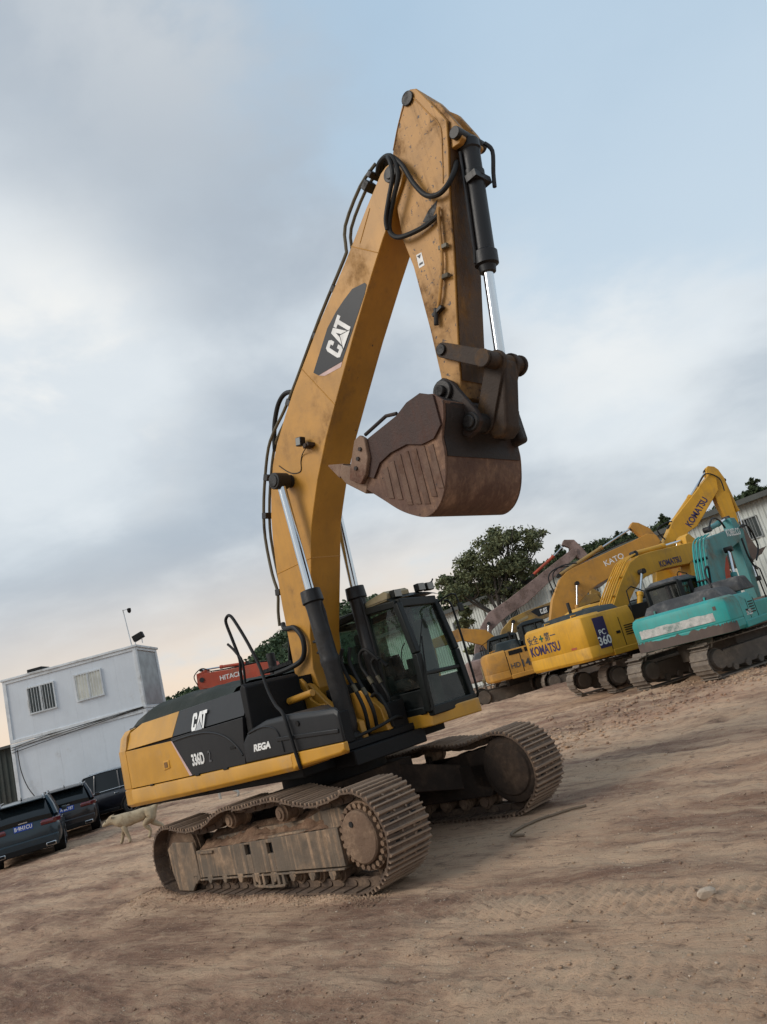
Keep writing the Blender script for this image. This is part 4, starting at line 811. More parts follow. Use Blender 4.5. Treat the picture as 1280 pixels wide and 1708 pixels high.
MB().cyl(m_, e_, .058, n=20).build('cylinder_rod', CHR, bc)
MB().tube([t_+Vector((.12, .10, -.10)), t_+Vector((.16, .14, -.22)), t_+Vector((.08, .15, -.45)), t_+Vector((.05, .13, -.62))], .025, 8, 4).tube([t_+Vector((-.08, -.13, -.15)), t_+Vector((-.14, -.14, -.5)), t_+Vector((-.30, -.13, -1.3)), t_+Vector((-.34, -.12, -1.42))], .018, 8).bb(4.78, 4.92, -.15, .15, 6.95, 7.03).build('cylinder_pipe', CYL, bc)
tube_ = MB().tube([(4.42, -.262, 6.84), (4.40, -.285, 6.78), (4.33, -.285, 6.5), (4.25, -.285, 6.22), (4.12, -.285, 5.95), (4.05, -.28, 5.84), (3.97, -.28, 5.73)], .019, 8, 3).build('stick_pipe', YELS, stick)
for x, z in ((4.325, 6.39), (4.225, 6.07)): MB().box((x, -.275, z), (.12, .05, .05), Matrix.Rotation(.25, 3, 'Y')).build('pipe_clamp', PIPE, stick, .006)
MB().box((4.0, -.275, 5.76), (.16, .06, .04), Matrix.Rotation(-.2, 3, 'Y')).cyl((3.99, -.285, 5.80), (3.93, -.285, 5.62), .028, n=10).build('pipe_end', PIN, stick, .005)
stk = MB().prism([(3.92, 6.56), (4.0, 6.545), (3.99, 6.38), (3.905, 6.39)], -.243, -.2405).build('warning_sticker', WHT, stick)
MB().prism([(3.925, 6.54), (3.985, 6.53), (3.955, 6.49)], -.2445, -.2435).prism([(3.925, 6.44), (3.98, 6.435), (3.978, 6.41), (3.92, 6.415)], -.2445, -.2435).build('sticker_print', DECB, stk)
# scuffs where the hose rubs
MB().prism([(4.14, 6.86), (4.26, 6.93), (4.42, 6.96), (4.36, 6.88), (4.30, 6.83), (4.20, 6.80)], -.2425, -.2405).build('bare_scuff', GRYL if False else PIN, stick)
# linkage
def bar(name, a, b, y0, y1, ra, rb, m, par, n=10):
    a, b = Vector((a[0], 0, a[1])), Vector((b[0], 0, b[1])); d = (b-a); an = math.atan2(d.z, d.x); P = []
    for k in range(n+1): t = an+math.pi/2+math.pi*k/n; P.append((a.x+ra*math.cos(t), a.z+ra*math.sin(t)))
    for k in range(n+1): t = an-math.pi/2+math.pi*k/n; P.append((b.x+rb*math.cos(t), b.z+rb*math.sin(t)))
    return MB().prism(P, y0, y1).build(name, m, par, .008)
for y0 in (-.33, .20): bar('idler_link', (3.93, 5.30), (4.43, 4.92), y0, y0+.07, .085, .095, LNK, EX)
MB().cyl((3.93, -.36, 5.30), (3.93, .36, 5.30), .062, n=16).build('idler_pin', PIN, EX, .006)
MB().cyl((4.43, -.35, 4.92), (4.43, .27, 4.92), .095, n=20).cyl((4.43, .27, 4.92), (4.43, .31, 4.92), .12, n=20).cyl((4.43, -.40, 4.92), (4.43, -.37, 4.92), .10, n=18).build('link_shaft', LNK, EX, .01)
pl = MB()
pl.prism([(4.36, 4.99), (4.48, 5.01), (4.53, 4.88), (4.30, 4.20), (4.20, 4.12), (4.07, 4.17), (4.05, 4.30)], -.13, .13)
pl.build('power_link', LNK, EX, .035, seg=3)
for y0 in (-.16, .10): bar('power_link_web', (4.43, 4.92), (4.06, 4.36), y0, y0+.06, .12, .12, LNK, EX)
# ---- bucket: side plates, curved shell, ears, lip with teeth
SH = [(4.02, 4.60), (3.96, 4.42), (3.87, 4.25), (3.85, 4.10), (3.82, 3.98), (3.755, 3.80), (3.66, 3.655), (3.53, 3.555), (3.37, 3.53), (3.20, 3.61), (3.02, 3.74), (2.84, 3.92), (2.62, 4.14), (2.46, 4.30)]
SHs = [(p.x, p.z) for p in crv([Vector((x, 0, z)) for x, z in SH], 4)]
bk = MB(); HW = .68
out = [[(x, -HW, z), (x, HW, z)] for x, z in SHs]
nrm = []
for i in range(len(SHs)):
    a, b = SHs[max(i-1, 0)], SHs[min(i+1, len(SHs)-1)]; d = Vector((b[0]-a[0], b[1]-a[1])).normalized(); nrm.append(Vector((d.y, -d.x)))
sg = 1 if nrm[20].dot(Vector((3.3-SHs[20][0], 4.4-SHs[20][1]))) > 0 else -1
inn = [(x+nrm[i].x*sg*.03, z+nrm[i].y*sg*.03) for i, (x, z) in enumerate(SHs)]
rings = [[(a[0], -HW, a[1]), (a[0], HW, a[1]), (b[0], HW, b[1]), (b[0], -HW, b[1])] for a, b in zip(SHs, inn)]
bk.loft(rings); BK = bk.build('bucket', BKT, EX, .006)
SIDE = SHs+[(2.56, 4.44), (2.72, 4.66), (2.84, 4.66), (3.37, 4.71), (3.55, 4.78), (3.75, 4.79), (3.92, 4.72)]
for y0 in (-HW-.028, HW+.001): MB().prism([(x, z) for x, z in SIDE], y0, y0+.027).build('side_plate', BKT, BK, .004)
# upper reinforcement plate on the sides
REIN = [(2.66, 4.30), (2.56, 4.42), (2.70, 4.67), (2.84, 4.665), (3.37, 4.72), (3.56, 4.79), (3.77, 4.80), (3.93, 4.70), (3.92, 4.36), (3.78, 4.26), (3.60, 4.27), (3.40, 4.36), (3.15, 4.37), (2.95, 4.33), (2.80, 4.20)]
for y0 in (-HW-.055, HW+.028): MB().prism(REIN, y0, y0+.026).build('side_reinforcement', mat('bucket_dark_red', (.045, .023, .018), .6, spec=.3, dirt=(.11, .05, .034), amt=.36, dscale=1.6, streak=.3, bump=.3), BK, .005)
for k in range(7):        # wear strips on the near and far side plates
    t0 = k/7; x0 = 2.93+.118*k
    zt_ = np.interp(x0, [2.9, 3.2, 3.5, 3.8], [4.26, 4.33, 4.27, 4.20])-.015; zb_ = np.interp(x0, [2.9, 3.1, 3.3, 3.5, 3.7], [3.93, 3.78, 3.67, 3.66, 3.80])+(.03 if k % 2 else .0)
    for y0 in (-HW-.046, HW+.028): MB().prism([(x0, zb_), (x0+.075, zb_-.03), (x0+.098, zt_), (x0+.02, zt_)], y0+(.008 if y0 < 0 else 0), y0+(.018 if y0 < 0 else .010)).build('wear_strip', mat('bucket_strip', (.14, .083, .056), .65, spec=.3, dirt=(.09, .045, .03), amt=.45, dscale=2.4, streak=.4, bump=.35), BK, .005)
for y0 in (-.37, .30):
    MB().prism([(3.70, 4.90), (3.76, 4.98), (3.86, 4.985), (3.95, 4.90), (4.15, 4.45), (4.16, 4.32), (4.08, 4.24), (3.95, 4.22), (3.85, 4.3), (3.70, 4.62)], y0, y0+.07).build('bucket_ear', BKD, BK, .01)
MB().prism([(3.62, 4.80), (3.78, 4.80), (4.02, 4.60), (4.0, 4.45), (3.9, 4.30), (3.7, 4.45)], -.60, .66).build('hinge_box', BKD, BK, .02)
MB().bb(3.80, 4.03, .55, .71, 4.2, 4.62).build('rear_stiffener', BKD, BK, .05, seg=4)
MB().cyl((3.82, -.41, 4.835), (3.82, .41, 4.835), .125, n=22).cyl((3.82, -.46, 4.835), (3.82, -.41, 4.835), .065, n=14).build('bucket_pin', PIN, BK, .01)
MB().cyl((4.05, -.40, 4.36), (4.05, .42, 4.36), .105, n=20).cyl((4.05, -.43, 4.36), (4.05, -.40, 4.36), .07, n=16).build('link_pin', PIN, BK, .01)
up_ = [(x-nrm[i].x*sg*.012, z-nrm[i].y*sg*.012) for i, (x, z) in enumerate(SHs[1:15], 1)]
MB().loft([[(a[0], -HW+.01, a[1]), (a[0], HW-.01, a[1]), (b[0], HW-.01, b[1]), (b[0], -HW+.01, b[1])] for a, b in zip(up_, SHs[1:15])]).build('upper_shell_plate', BKD, BK)
# lip, side cutters, teeth
MB().prism([(2.46, 4.30), (2.60, 4.17), (2.64, 4.21), (2.49, 4.35), (2.40, 4.39)], -HW-.02, HW+.02).build('cutting_edge', BKW, BK, .006)
for y0 in (-HW-.10, HW+.045): MB().prism([(2.62, 4.20), (2.46, 4.32), (2.50, 4.42), (2.70, 4.72), (2.80, 4.74), (2.86, 4.68), (2.84, 4.45), (2.74, 4.28)], y0, y0+.06).build('side_cutter', BKW, BK, .012)
for k in range(3): MB().cyl((2.62+.07*k, -HW-.12, 4.40+.09*k), (2.62+.07*k, -HW-.10, 4.40+.09*k), .025, n=8).build('cutter_bolt', BKD, BK)
for k in range(5):
    y = -.64+.32*k
    tt = MB()
    a = [(2.56, 4.16), (2.62, 4.26), (2.44, 4.44), (2.30, 4.50), (2.32, 4.40)]
    tt.prism([(2.60, 4.09), (2.70, 4.24), (2.45, 4.50), (2.33, 4.57), (2.25, 4.46), (2.32, 4.33)], y-.075, y+.075)
    ad = tt.build('tooth_adapter', BKW, BK, .012)
    vs = [(2.36, y-.07, 4.57), (2.36, y+.07, 4.57), (2.24, y+.07, 4.43), (2.24, y-.07, 4.43), (2.075, y-.04, 4.675), (2.075, y+.04, 4.675), (2.065, y+.04, 4.66), (2.065, y-.04, 4.66)]
    MB().add(vs, [(0, 1, 2, 3), (4, 7, 6, 5), (0, 4, 5, 1), (1, 5, 6, 2), (2, 6, 7, 3), (3, 7, 4, 0)]).build('tooth', BKW, ad, .008)
MB().cyl((3.35, .2, 4.74), (2.72, .2, 4.74), .03, n=10).build('bucket_bar', BKD, BK)
MB().tube([(3.36, -HW-.02, 4.755), (3.20, -HW-.02, 4.80), (2.82, -HW-.02, 4.74)], .022, 8).build('edge_guard', BKD, BK)

# ---- cab
cb = MB()
cb.loft([[(x, y0, 1.32), (x, y1, 1.30), (x, y1, 1.49), (x, y0, 1.50)] for x, y0, y1 in ((-.25, .40, 1.50), (1.46, .40, 1.50), (1.60, .46, 1.46))])
CAB = cb.build('cab_base', YELB, EX, .015)
cx0, cx1, cy0, cy1 = -.18, 1.58, .42, 1.46
fr = MB()
def post(a, b, r=.045, r2=None):
    a, b = Vector(a), Vector(b); d = (b-a).normalized(); u = Vector((0, 1, 0)) if abs(d.y) < .8 else Vector((1, 0, 0)); u = (u-d*u.dot(d)).normalized(); w_ = d.cross(u); r2 = r2 or r
    vs = [p+u*sx*r+w_*sy*r2 for p in (a, b) for sx, sy in ((-1, -1), (1, -1), (1, 1), (-1, 1))]
    fr.add(vs, [(0, 1, 2, 3), (4, 7, 6, 5), (0, 4, 5, 1), (1, 5, 6, 2), (2, 6, 7, 3), (3, 7, 4, 0)])
zf, zt2 = 1.50, 3.02
FR, FL = [(1.60, cy0+.03, zf), (1.63, cy0+.03, 2.25), (1.50, cy0+.05, 2.95)], [(1.50, cy1-.03, zf), (1.45, cy1-.03, 2.2), (1.34, cy1-.06, 2.95)]
for A in (FR, FL):
    post(A[0], A[1], .05); post(A[1], A[2], .05)
post(FR[0], FL[0], .05, .06); post(FR[2], FL[2], .05, .06); post((1.61, cy0+.03, 1.98), (1.46, cy1-.03, 1.96), .028)
for y in (cy0+.03, cy1-.03):
    post((cx0, y, zf), (cx0, y, 2.95), .06); post((.72, y, zf), (.78, y, 3.0), .05)
    post((cx0, y, 2.96), (.78, y, 3.0), .05); post((cx0, y, zf+.03), (1.55, y, zf+.03), .05); post((.78, y, 3.0), FR[2] if y < 1 else FL[2], .05)
post((cx0, cy0, 2.96), (cx0, cy1, 2.96), .05); post((cx0, cy0, zf), (cx0, cy1, zf), .05)
fr.build('cab_frame', CABF, CAB, .015)
low = MB(); low.bb(cx0+.05, .70, cy0+.01, cy0+.04, zf, 2.12); low.bb(.74, 1.56, cy0+.01, cy0+.04, zf, 1.80); low.bb(cx0+.05, .70, cy1-.04, cy1-.01, zf, 2.12); low.bb(.74, 1.45, cy1-.04, cy1-.01, zf, 1.9); low.bb(cx0-.01, cx0+.02, cy0+.03, cy1-.03, zf, 2.2)
low.build('cab_lower_panel', CABF, CAB, .01)
def pane(name, a, b, c, d, m=GLS): return MB().quad(a, b, c, d).build(name, m, CAB)
pane('windscreen', (1.615, cy0+.06, 2.0), (1.465, cy1-.06, 1.98), (1.35, cy1-.09, 2.92), (1.51, cy0+.08, 2.92))
pane('front_lower_glass', (1.605, cy0+.06, 1.54), (1.50, cy1-.06, 1.54), (1.46, cy1-.06, 1.95), (1.615, cy0+.06, 1.96))
pane('side_glass', (.78, cy0+.02, 1.82), (1.58, cy0+.02, 1.82), (1.50, cy0+.04, 2.92), (.83, cy0+.04, 2.95)); pane('side_glass', (cx0+.06, cy0+.02, 2.12), (.68, cy0+.02, 2.12), (.72, cy0+.04, 2.93), (cx0+.06, cy0+.04, 2.92))
pane('door_glass', (.78, cy1-.02, 1.92), (1.43, cy1-.02, 1.92), (1.34, cy1-.05, 2.92), (.83, cy1-.04, 2.95)); pane('door_glass', (cx0+.06, cy1-.02, 2.12), (.68, cy1-.02, 2.12), (.72, cy1-.04, 2.93), (cx0+.06, cy1-.04, 2.92))
pane('rear_glass', (cx0, cy0+.08, 2.2), (cx0, cy1-.08, 2.2), (cx0, cy1-.08, 2.9), (cx0, cy0+.08, 2.9))
rows = [[(x, y, 3.02+.08*math.sin(math.pi*(j+.5)/9)**.5-(.05 if i in (0, 7) else 0)) for j, y in enumerate(np.linspace(cy0+.01, cy1-.01, 9))] for i, x in enumerate((cx0-.02, cx0+.1, .2, .5, .8, 1.1, 1.35, 1.44))]
rf_ = MB().grid(rows).build('cab_roof', CABF, CAB, ang=60)
MB().loft([[(x, .44, 3.03), (x, .92, 3.05), (x, .92, 3.05+h), (x, .48, 3.03+h)] for x, h in ((.75, .02), (.95, .10), (1.30, .14), (1.36, .10))]).build('roof_visor', CREAM, rf_, .02)
for y, z, x in ((.60, 3.07, 1.40), (1.13, 3.12, 1.38), (1.34, 3.12, 1.36)):
    lp = MB().box((x, y, z+.03), (.09, .15, .11)).build('roof_lamp', CABF, rf_, .012); MB().box((x+.05, y, z+.03), (.01, .125, .09)).build('lens', LENS, lp)
MB().tube([(1.33, 1.22, 3.12), (1.33, 1.34, 3.18), (1.33, 1.48, 3.22), (1.33, 1.52, 3.26)], .012, 6).build('lamp_bar', CABF, rf_)
MB().tube([(1.40, 1.44, 2.90), (1.44, 1.50, 2.94), (1.60, 1.52, 2.96), (1.66, 1.52, 2.93), (1.68, 1.52, 2.78)], .013, 8).build('mirror_bracket', CABF, CAB)
MB().box((1.68, 1.53, 2.74), (.03, .10, .12)).build('mirror', CABF, CAB, .01)
MB().tube([(1.44, 1.5, 2.90), (1.52, 1.53, 2.84), (1.54, 1.54, 2.46), (1.55, 1.54, 2.02), (1.55, 1.54, 1.62), (1.52, 1.54, 1.50), (1.42, 1.5, 1.47)], .017, 8, 3).build('door_handrail', CABF, CAB)
MB().tube([(1.66, .43, 1.55), (1.70, .44, 1.9), (1.68, .55, 2.35), (1.66, .60, 2.45)], .010, 6).tube([(1.66, .5, 2.30), (1.60, .80, 2.75)], .006, 6).build('wiper', CABF, CAB)
MB().tube([(1.52, .40, 2.42), (1.45, .395, 2.36), (1.40, .395, 2.25), (1.38, .39, 2.05)], .007, 6, 3).build('lamp_wire', HOSE, CAB)
# inside: seat, consoles, rear wall trim
seat = MB(); seat.box((.45, .95, 1.92), (.50, .50, .14)); seat.box((.20, .95, 2.28), (.14, .50, .70), Matrix.Rotation(-.12, 3, 'Y')); seat.box((.15, .95, 2.70), (.09, .26, .18)); seat.bb(.25, .6, .78, 1.12, 1.52, 1.86)
seat.build('operator_seat', SEATM, CAB, .04, seg=3)
cs = MB()
for y in (.62, 1.28): cs.box((.62, y, 1.95), (.5, .14, .22)); cs.cyl((.80, y, 2.05), (.84, y, 2.30), .02, n=8); cs.cyl((.84, y, 2.28), (.85, y, 2.40), .032, n=8)
cs.bb(1.30, 1.38, .85, 1.05, 1.55, 1.95); cs.box((1.42, .56, 2.1), (.08, .16, .22)); cs.build('control_console', CABF, CAB, .02)
MB().bb(cx0+.03, cx0+.12, cy0+.1, cy1-.1, 1.55, 2.25).build('cab_rear_trim', SEATM, CAB, .02)
MB().box((.95, 1.405, 2.35), (.28, .02, .8)).build('door_curtain', mat('door_sheet', (.20, .20, .18), .8), CAB)

# ------------------------------------------------------------------ the other machines
def paintm(name, col, **k): return mat(name, col, k.pop('rough', .55), dirt=k.pop('dirt', (.16, .115, .075)), amt=.12+k.pop('amt', .25), dscale=k.pop('dscale', .8), streak=.2, chip=k.pop('chip', .25), bump=.05, **k)
KYEL = paintm('komatsu_yellow', (.56, .285, .014), amt=.15, chip=.1); KORG = paintm('kato_orange', (.46, .22, .03), amt=.22); OCH = paintm('ochre_worn', (.32, .19, .04), amt=.4, chip=.5)
TEAL = paintm('teal_paint', (.022, .29, .265), amt=.12, chip=.35, chipcol=(.16, .13, .11)); TEALB = paintm('teal_boom', (.04, .20, .20), amt=.25, chip=.3); RUSTP = paintm('rusty_pink', (.27, .185, .16), amt=.5, dirt=(.13, .085, .07), chip=.9, dscale=1.4)
REDP = paintm('red_orange', (.40, .055, .022), amt=.2); BRN = paintm('brown_scraped', (.085, .060, .050), amt=.4, dirt=(.15, .11, .085), chip=.2)
NAVY = mat('navy_lettering', (.030, .020, .075), .5, bump=0); GREENC = mat('green_mark', (.02, .10, .05), .5, bump=0)
HDK = mat('hood_dark_green', (.016, .022, .022), .6, spec=.3, dirt=(.09, .085, .07), amt=.35, dscale=1.5, bump=.1); HDG = mat('hood_grey', (.05, .05, .052), .75, spec=.3, dirt=(.15, .14, .13), amt=.45, dscale=2, bump=.2)
WEAR = mat('worn_white_paint', (.50, .49, .46), .7, dirt=(.12, .20, .18), amt=.42, dscale=5, chip=.8, chipcol=(.10, .09, .085), bump=.2)
TRK = mat('track_dusty', (.15, .12, .095), .8, dirt=(.26, .21, .16), amt=.5, dscale=4, bump=.5, bscale=20); TRKD = mat('track_frame_dusty', (.10, .082, .066), .85, dirt=(.18, .14, .105), amt=.45, dscale=2, bump=.3)
BGG = glass('bg_cab_glass', (.20, .26, .24))
def oval(x0, x1, r_, n=14):
    P = [(x1+r_*math.sin(a), r_-r_*math.cos(a)) for a in np.linspace(0, math.pi, n)]+[(x0-r_*math.sin(a), r_+r_*math.cos(a)) for a in np.linspace(0, math.pi, n)]
    return P
def bg_tracks(par, tyaw, L=4.0, g=1.3, wd=.6, hgt=1.0, z0=0.0, sc=1.0):
    rot = Matrix.Rotation(tyaw, 4, 'Z')
    for s_ in (-1, 1):
        yc = g*s_; r_ = hgt/2; f = MB()
        f.prism([(-L/2+.25, .2), (L/2-.25, .2), (L/2-.1, .5), (L/2-.3, .72), (-L/2+.3, .68), (-L/2+.1, .5)], yc-.2, yc+.2)
        fr = f.build('track_frame', TRKD, par, .01); fr.matrix_local = rot
        for x, rad in ((-L/2, .30), (L/2, .36)): MB().lathe((x, yc-.28, r_), (x, yc+.3, r_), [(0, 0), (0, rad*.8), (.03, rad*.85), (.10, rad*.9), (.12, rad), (.44, rad), (.46, rad*.9), (.53, rad*.85), (.56, rad*.8), (.56, 0)], 22).build('track_wheel', TRKD, fr, ang=30)
        for k in range(7): MB().cyl((-L/2+.5+k*(L-1)/6, yc-.24, .2), (-L/2+.5+k*(L-1)/6, yc+.24, .2), .1, n=10).build('track_roller', TRKD, fr)
        # belt of ridged shoes
        P, pitch = path_loop([(p[0], p[1]) for p in oval(-L/2, L/2, r_)], 46); b = MB()
        for i, p0 in enumerate(P):
            d = (P[(i+1) % 46]-P[i-1]).normalized(); nn = Vector((-d.z, 0, d.x))
            if nn.dot(p0-Vector((max(-L/2, min(L/2, p0.x)), 0, r_))) < 0: nn = -nn
            for hx, h0, h1 in ((pitch*.5, -.06, -.035), (.012, -.04, .0)):
                q = [p0+d*a+nn*c for a, c in ((-hx, h0), (hx, h0), (hx, h1), (-hx, h1))]
                b.add([(v_.x, yc-wd/2, v_.z) for v_ in q]+[(v_.x, yc+wd/2, v_.z) for v_ in q], [(0, 1, 2, 3), (7, 6, 5, 4), (0, 4, 5, 1), (1, 5, 6, 2), (2, 6, 7, 3), (3, 7, 4, 0)])
        kind(b.build('track_belt', TRK, fr, ang=25), 'stuff')
    cbm = MB().bb(-.7, .7, -1.1, 1.1, .45, .95).build('car_body', TRKD, par, .02); cbm.matrix_local = rot
    MB().cyl((0, 0, .9), (0, 0, 1.25), .65, n=24).build('swing_bearing', BLKF, par)
def bg_cab(par, x0, x1, y0, y1, z0, z1, m, roofm, lean=.12):
    fr = MB()
    def p(a, b, r_=.05):
        a, b = Vector(a), Vector(b); d = (b-a).normalized(); u = d.orthogonal().normalized(); w_ = d.cross(u)
        fr.add([q+u*sx*r_+w_*sy*r_ for q in (a, b) for sx, sy in ((-1, -1), (1, -1), (1, 1), (-1, 1))], [(0, 1, 2, 3), (4, 7, 6, 5), (0, 4, 5, 1), (1, 5, 6, 2), (2, 6, 7, 3), (3, 7, 4, 0)])
    zm = z0+.55*(z1-z0)*.8; xm = x0+.52*(x1-x0)
    for y in (y0, y1):
        p((x0, y, z0), (x0+.03, y, z1), .07); p((xm, y, z0), (xm, y, z1)); p((x1, y, z0), (x1-.02, y, zm)); p((x1-.02, y, zm), (x1-lean*2, y, z1)); p((x0, y, z1), (x1-lean*2, y, z1)); p((x0, y, zm), (x1, y, zm-.1), .035)
    p((x0, y0, z1), (x0, y1, z1)); p((x1-lean*2, y0, z1), (x1-lean*2, y1, z1)); p((x0, y0, zm), (x0, y1, zm))
    c = fr.build('cab', m, par, .012)
    MB().bb(x0-.02, x1+.02, y0-.04, y1+.04, z0-.12, z0+.08).bb(x0, xm, y0-.005, y0+.03, z0, zm).bb(x0, xm, y1-.03, y1+.005, z0, zm).bb(x0-.01, x0+.03, y0, y1, z0, zm).build('cab_floor', m, c, .02)
    MB().loft([[(x, y0-.03, z1+.02), (x, y1+.03, z1+.02), (x, y1-.1, z1+h_), (x, y0+.1, z1+h_)] for x, h_ in ((x0-.06, .06), (x0+.2, .16), (x1-lean*2-.2, .16), (x1-lean*2+.08, .06))]).build('cab_roof', roofm, c, .03)
    for a in (((x0+.05, y0, zm), (xm, y0, zm), (xm, y0, z1), (x0+.05, y0, z1)), ((xm, y0, z0), (x1, y0, z0), (x1-lean*2, y0, z1), (xm, y0, z1)), ((x0, y0, zm), (x0, y1, zm), (x0, y1, z1), (x0, y0, z1)),
              ((x1, y0, z0+.1), (x1, y1, z0+.1), (x1-lean*2, y1, z1), (x1-lean*2, y0, z1)), ((xm, y1, z0), (x1, y1, z0), (x1-lean*2, y1, z1), (xm, y1, z1)), ((x0+.05, y1, zm), (xm, y1, zm), (xm, y1, z1), (x0+.05, y1, z1))): MB().quad(*a).build('pane', BGG, c)
    MB().box(((x0+xm)/2+.1, (y0+y1)/2, z0+.45), (.5, .5, .16)).box(((x0+xm)/2-.15, (y0+y1)/2, z0+.85), (.14, .5, .8)).build('seat', SEATM, c, .04)
    return c
def bg_ram(par, a, m_, b, y, r1=.05, r2=.085, mb=None, nm='cylinder'):
    """chrome rod from a to m_, barrel from m_ to b (x,z pairs)"""
    A, M_, B = [Vector((q[0], y, q[1])) for q in (a, m_, b)]
    c = MB().cyl(M_, B, r2, n=14).cyl(M_-(B-M_).normalized()*.02, M_+(B-M_).normalized()*.12, r2*1.2, n=14).build(nm, mb or CYL, par, .006)
    MB().cyl(A, M_, r1, n=12).build('rod', CHR, c); MB().cyl(A-Vector((0, .12, 0)), A+Vector((0, .12, 0)), r1*1.9, n=12).build('eye', PIN, c); MB().cyl(B-Vector((0, .12, 0)), B+Vector((0, .12, 0)), r2*1.1, n=12).build('eye', PIN, c)
def machine(label, loc, yaw, tyaw, body, hw, rear, z0, z1, boom=None, boomm=None, bw=.3, stick=None, hood=HDK, hoodx=None, cab=None, cabm=CABF, roofm=None, bucket=None, front=1.9, tl=4.0, tg=1.3, th_=1.0, cw=None, hoodh=.42, name='excavator', group='other excavators parked in the yard', grille=True):
    T = thing(name, label, 'excavator', loc, R(yaw), group); bg_tracks(T, R(tyaw-yaw), tl, tg, .6, th_)
    hl = [(-rear+.95, -hw), (-rear+.35, -hw), (-rear+.14, -hw+.07), (-rear+.04, -hw+.22), (-rear+.005, -hw+.5), (-rear, 0)]
    pl_ = hl+[(x, -y) for x, y in reversed(hl[:-1])]; H = z1-z0
    pf = [(.35, z0), (.06, z0), (0, z0+.08), (0, z0+H*.28), (.015, z0+H*.30), (0, z0+H*.32), (0, z0+H*.80), (.05, z0+H*.94), (.16, z1), (.4, z1)]
    P = [Vector((x, y, 0)) for x, y in pl_]; rings = []
    for i, p0 in enumerate(P):
        d = (P[min(i+1, len(P)-1)]-P[max(i-1, 0)]).normalized(); nin = Vector((-d.y, d.x, 0))
        if nin.dot(Vector((-rear+2, 0, 0))-p0) < 0: nin = -nin
        rings.append([p0+nin*a_+Vector((0, 0, z)) for a_, z in pf])
    C = MB().loft(rings).build('counterweight', cw or body, T, .02)
    MB().bb(-rear+.35, -rear+1.0, -hw+.35, hw-.35, z0+.01, z1-.01).build('counterweight_core', cw or body, C)
    for s_ in (-1, 1):
        sd = MB().loft([[(x, s_*(hw-.6), z0+.05), (x, s_*(hw-.01), z0+.05), (x, s_*(hw-.01), z0+H*.78), (x, s_*(hw-.10), z1-.04), (x, s_*(hw-.6), z1-.04)] for x in (-rear+.97, -rear+2.2)]).build('side_panel', body, T, .02)
        MB().bb(-rear+2.22, front-(.2 if s_ < 0 else 1.6), s_*(hw-.6), s_*(hw-.02), z0+.05, z0+H*(.62 if s_ < 0 else .5)).build('side_box', body, T, .03)
        MB().bb(-rear+.97, front-(.1 if s_ < 0 else 1.5), s_*(hw-.2), s_*(hw+.015), z0-.02, z0+.16).build('side_skirt', body, T, .02)
    MB().bb(-rear+.9, front-.3, -hw+.35, hw-.35, z0-.05, z0+.3).bb(-rear+.97, .2, -hw+.5, hw-.5, z0+.3, z1-.06).build('revolving_frame', BLKF, T, .02)
    for s_ in (-1, 1):
        for gx in (-rear+.96, -rear+1.55, -rear+2.21): MB().bb(gx-.012, gx+.012, s_*(hw-.03), s_*(hw-.004), z0+.18, z0+H*.76).build('panel_gap', BLKF, T)
        if grille: MB().bb(-rear+1.30, -rear+1.46, s_*(hw-.02), s_*(hw+.012), z0+H*.42, z0+H*.48).build('door_latch', BLKF, T, .008)
        for k in range(5 if grille else 0): MB().bb(-rear+1.68, -rear+2.08, s_*(hw-.02), s_*(hw+.002), z0+H*.34+.07*k, z0+H*.34+.07*k+.03).build('grille_slat', BLKF, T)
        MB().tube([(front-.9, s_*(hw-.1), z0+H*.5), (front-.9, s_*(hw-.1), z1+.55), (front-.8, s_*(hw-.1), z1+.62), (front-.45, s_*(hw-.1), z1+.5), (front-.4, s_*(hw-.1), z0+H*.5)], .02, 6).build('grab_rail', BLKF, T)
        MB().tube([(-rear+.5, s_*.7, z1-.02), (-rear+.5, s_*.7, z1+.07), (-rear+.72, s_*.7, z1+.07), (-rear+.72, s_*.7, z1-.02)], .025, 6).build('lifting_eye', cw or body, C)
    for k in range(4): MB().bb(-rear+1.0+.22*k, -rear+1.14+.22*k, -.45, .45, z1+.0, z1+(hoodh+.015 if hoodx is None else .02)).build('hood_louvre', BLKF, T)
    MB().cyl((-rear+1.6, .55, z1), (-rear+1.6, .55, z1+hoodh+.35), .06, n=10).build('exhaust_pipe', PIN, T)
    hx = hoodx or (-rear+.45, -rear+2.3)
    rows = []
    for i in range(9):
        x = hx[0]+(hx[1]-hx[0])*i/8; row = []
        for j in range(13):
            y = -hw+.22+(2*hw-.44)*j/12; e = (1-abs(2*j/12-1)**6)*(1-abs(2*i/8-1)**8)
            row.append((x, y, z1-.05+hoodh*max(0, e)**.5))
        rows.append(row)
    MB().grid(rows).build('engine_hood', hood, T, ang=60)
    if cab: bg_cab(T, *cab, cabm, roofm or cabm)
    B = None
    if boom:
        B = MB().prism(boom, -bw, bw).build('boom', boomm or body, T, .02)
    if stick: MB().prism(stick, -bw*.72, bw*.72).build('stick', boomm or body, T, .015)
    if bucket:
        bx, bz, s_, up = bucket; q = [(0, 0), (.35, .1), (.75, -.25), (.85, -.7), (.6, -1.05), (.2, -1.1), (-.25, -.9), (-.2, -.75)]
        bo = MB()
        o_ = [(bx+x*s_, bz+z*up) for x, z in q]; bo.prism(o_, -.65, -.60); bo.prism(o_, .60, .65)
        bo.loft([[(bx+x*s_, -.6, bz+z*up), (bx+x*s_, .6, bz+z*up), (bx+x*s_*.95, .6, bz+z*up*.95), (bx+x*s_*.95, -.6, bz+z*up*.95)] for x, z in q[1:7]])
        BB = bo.build('bucket', BRN, T, .01)
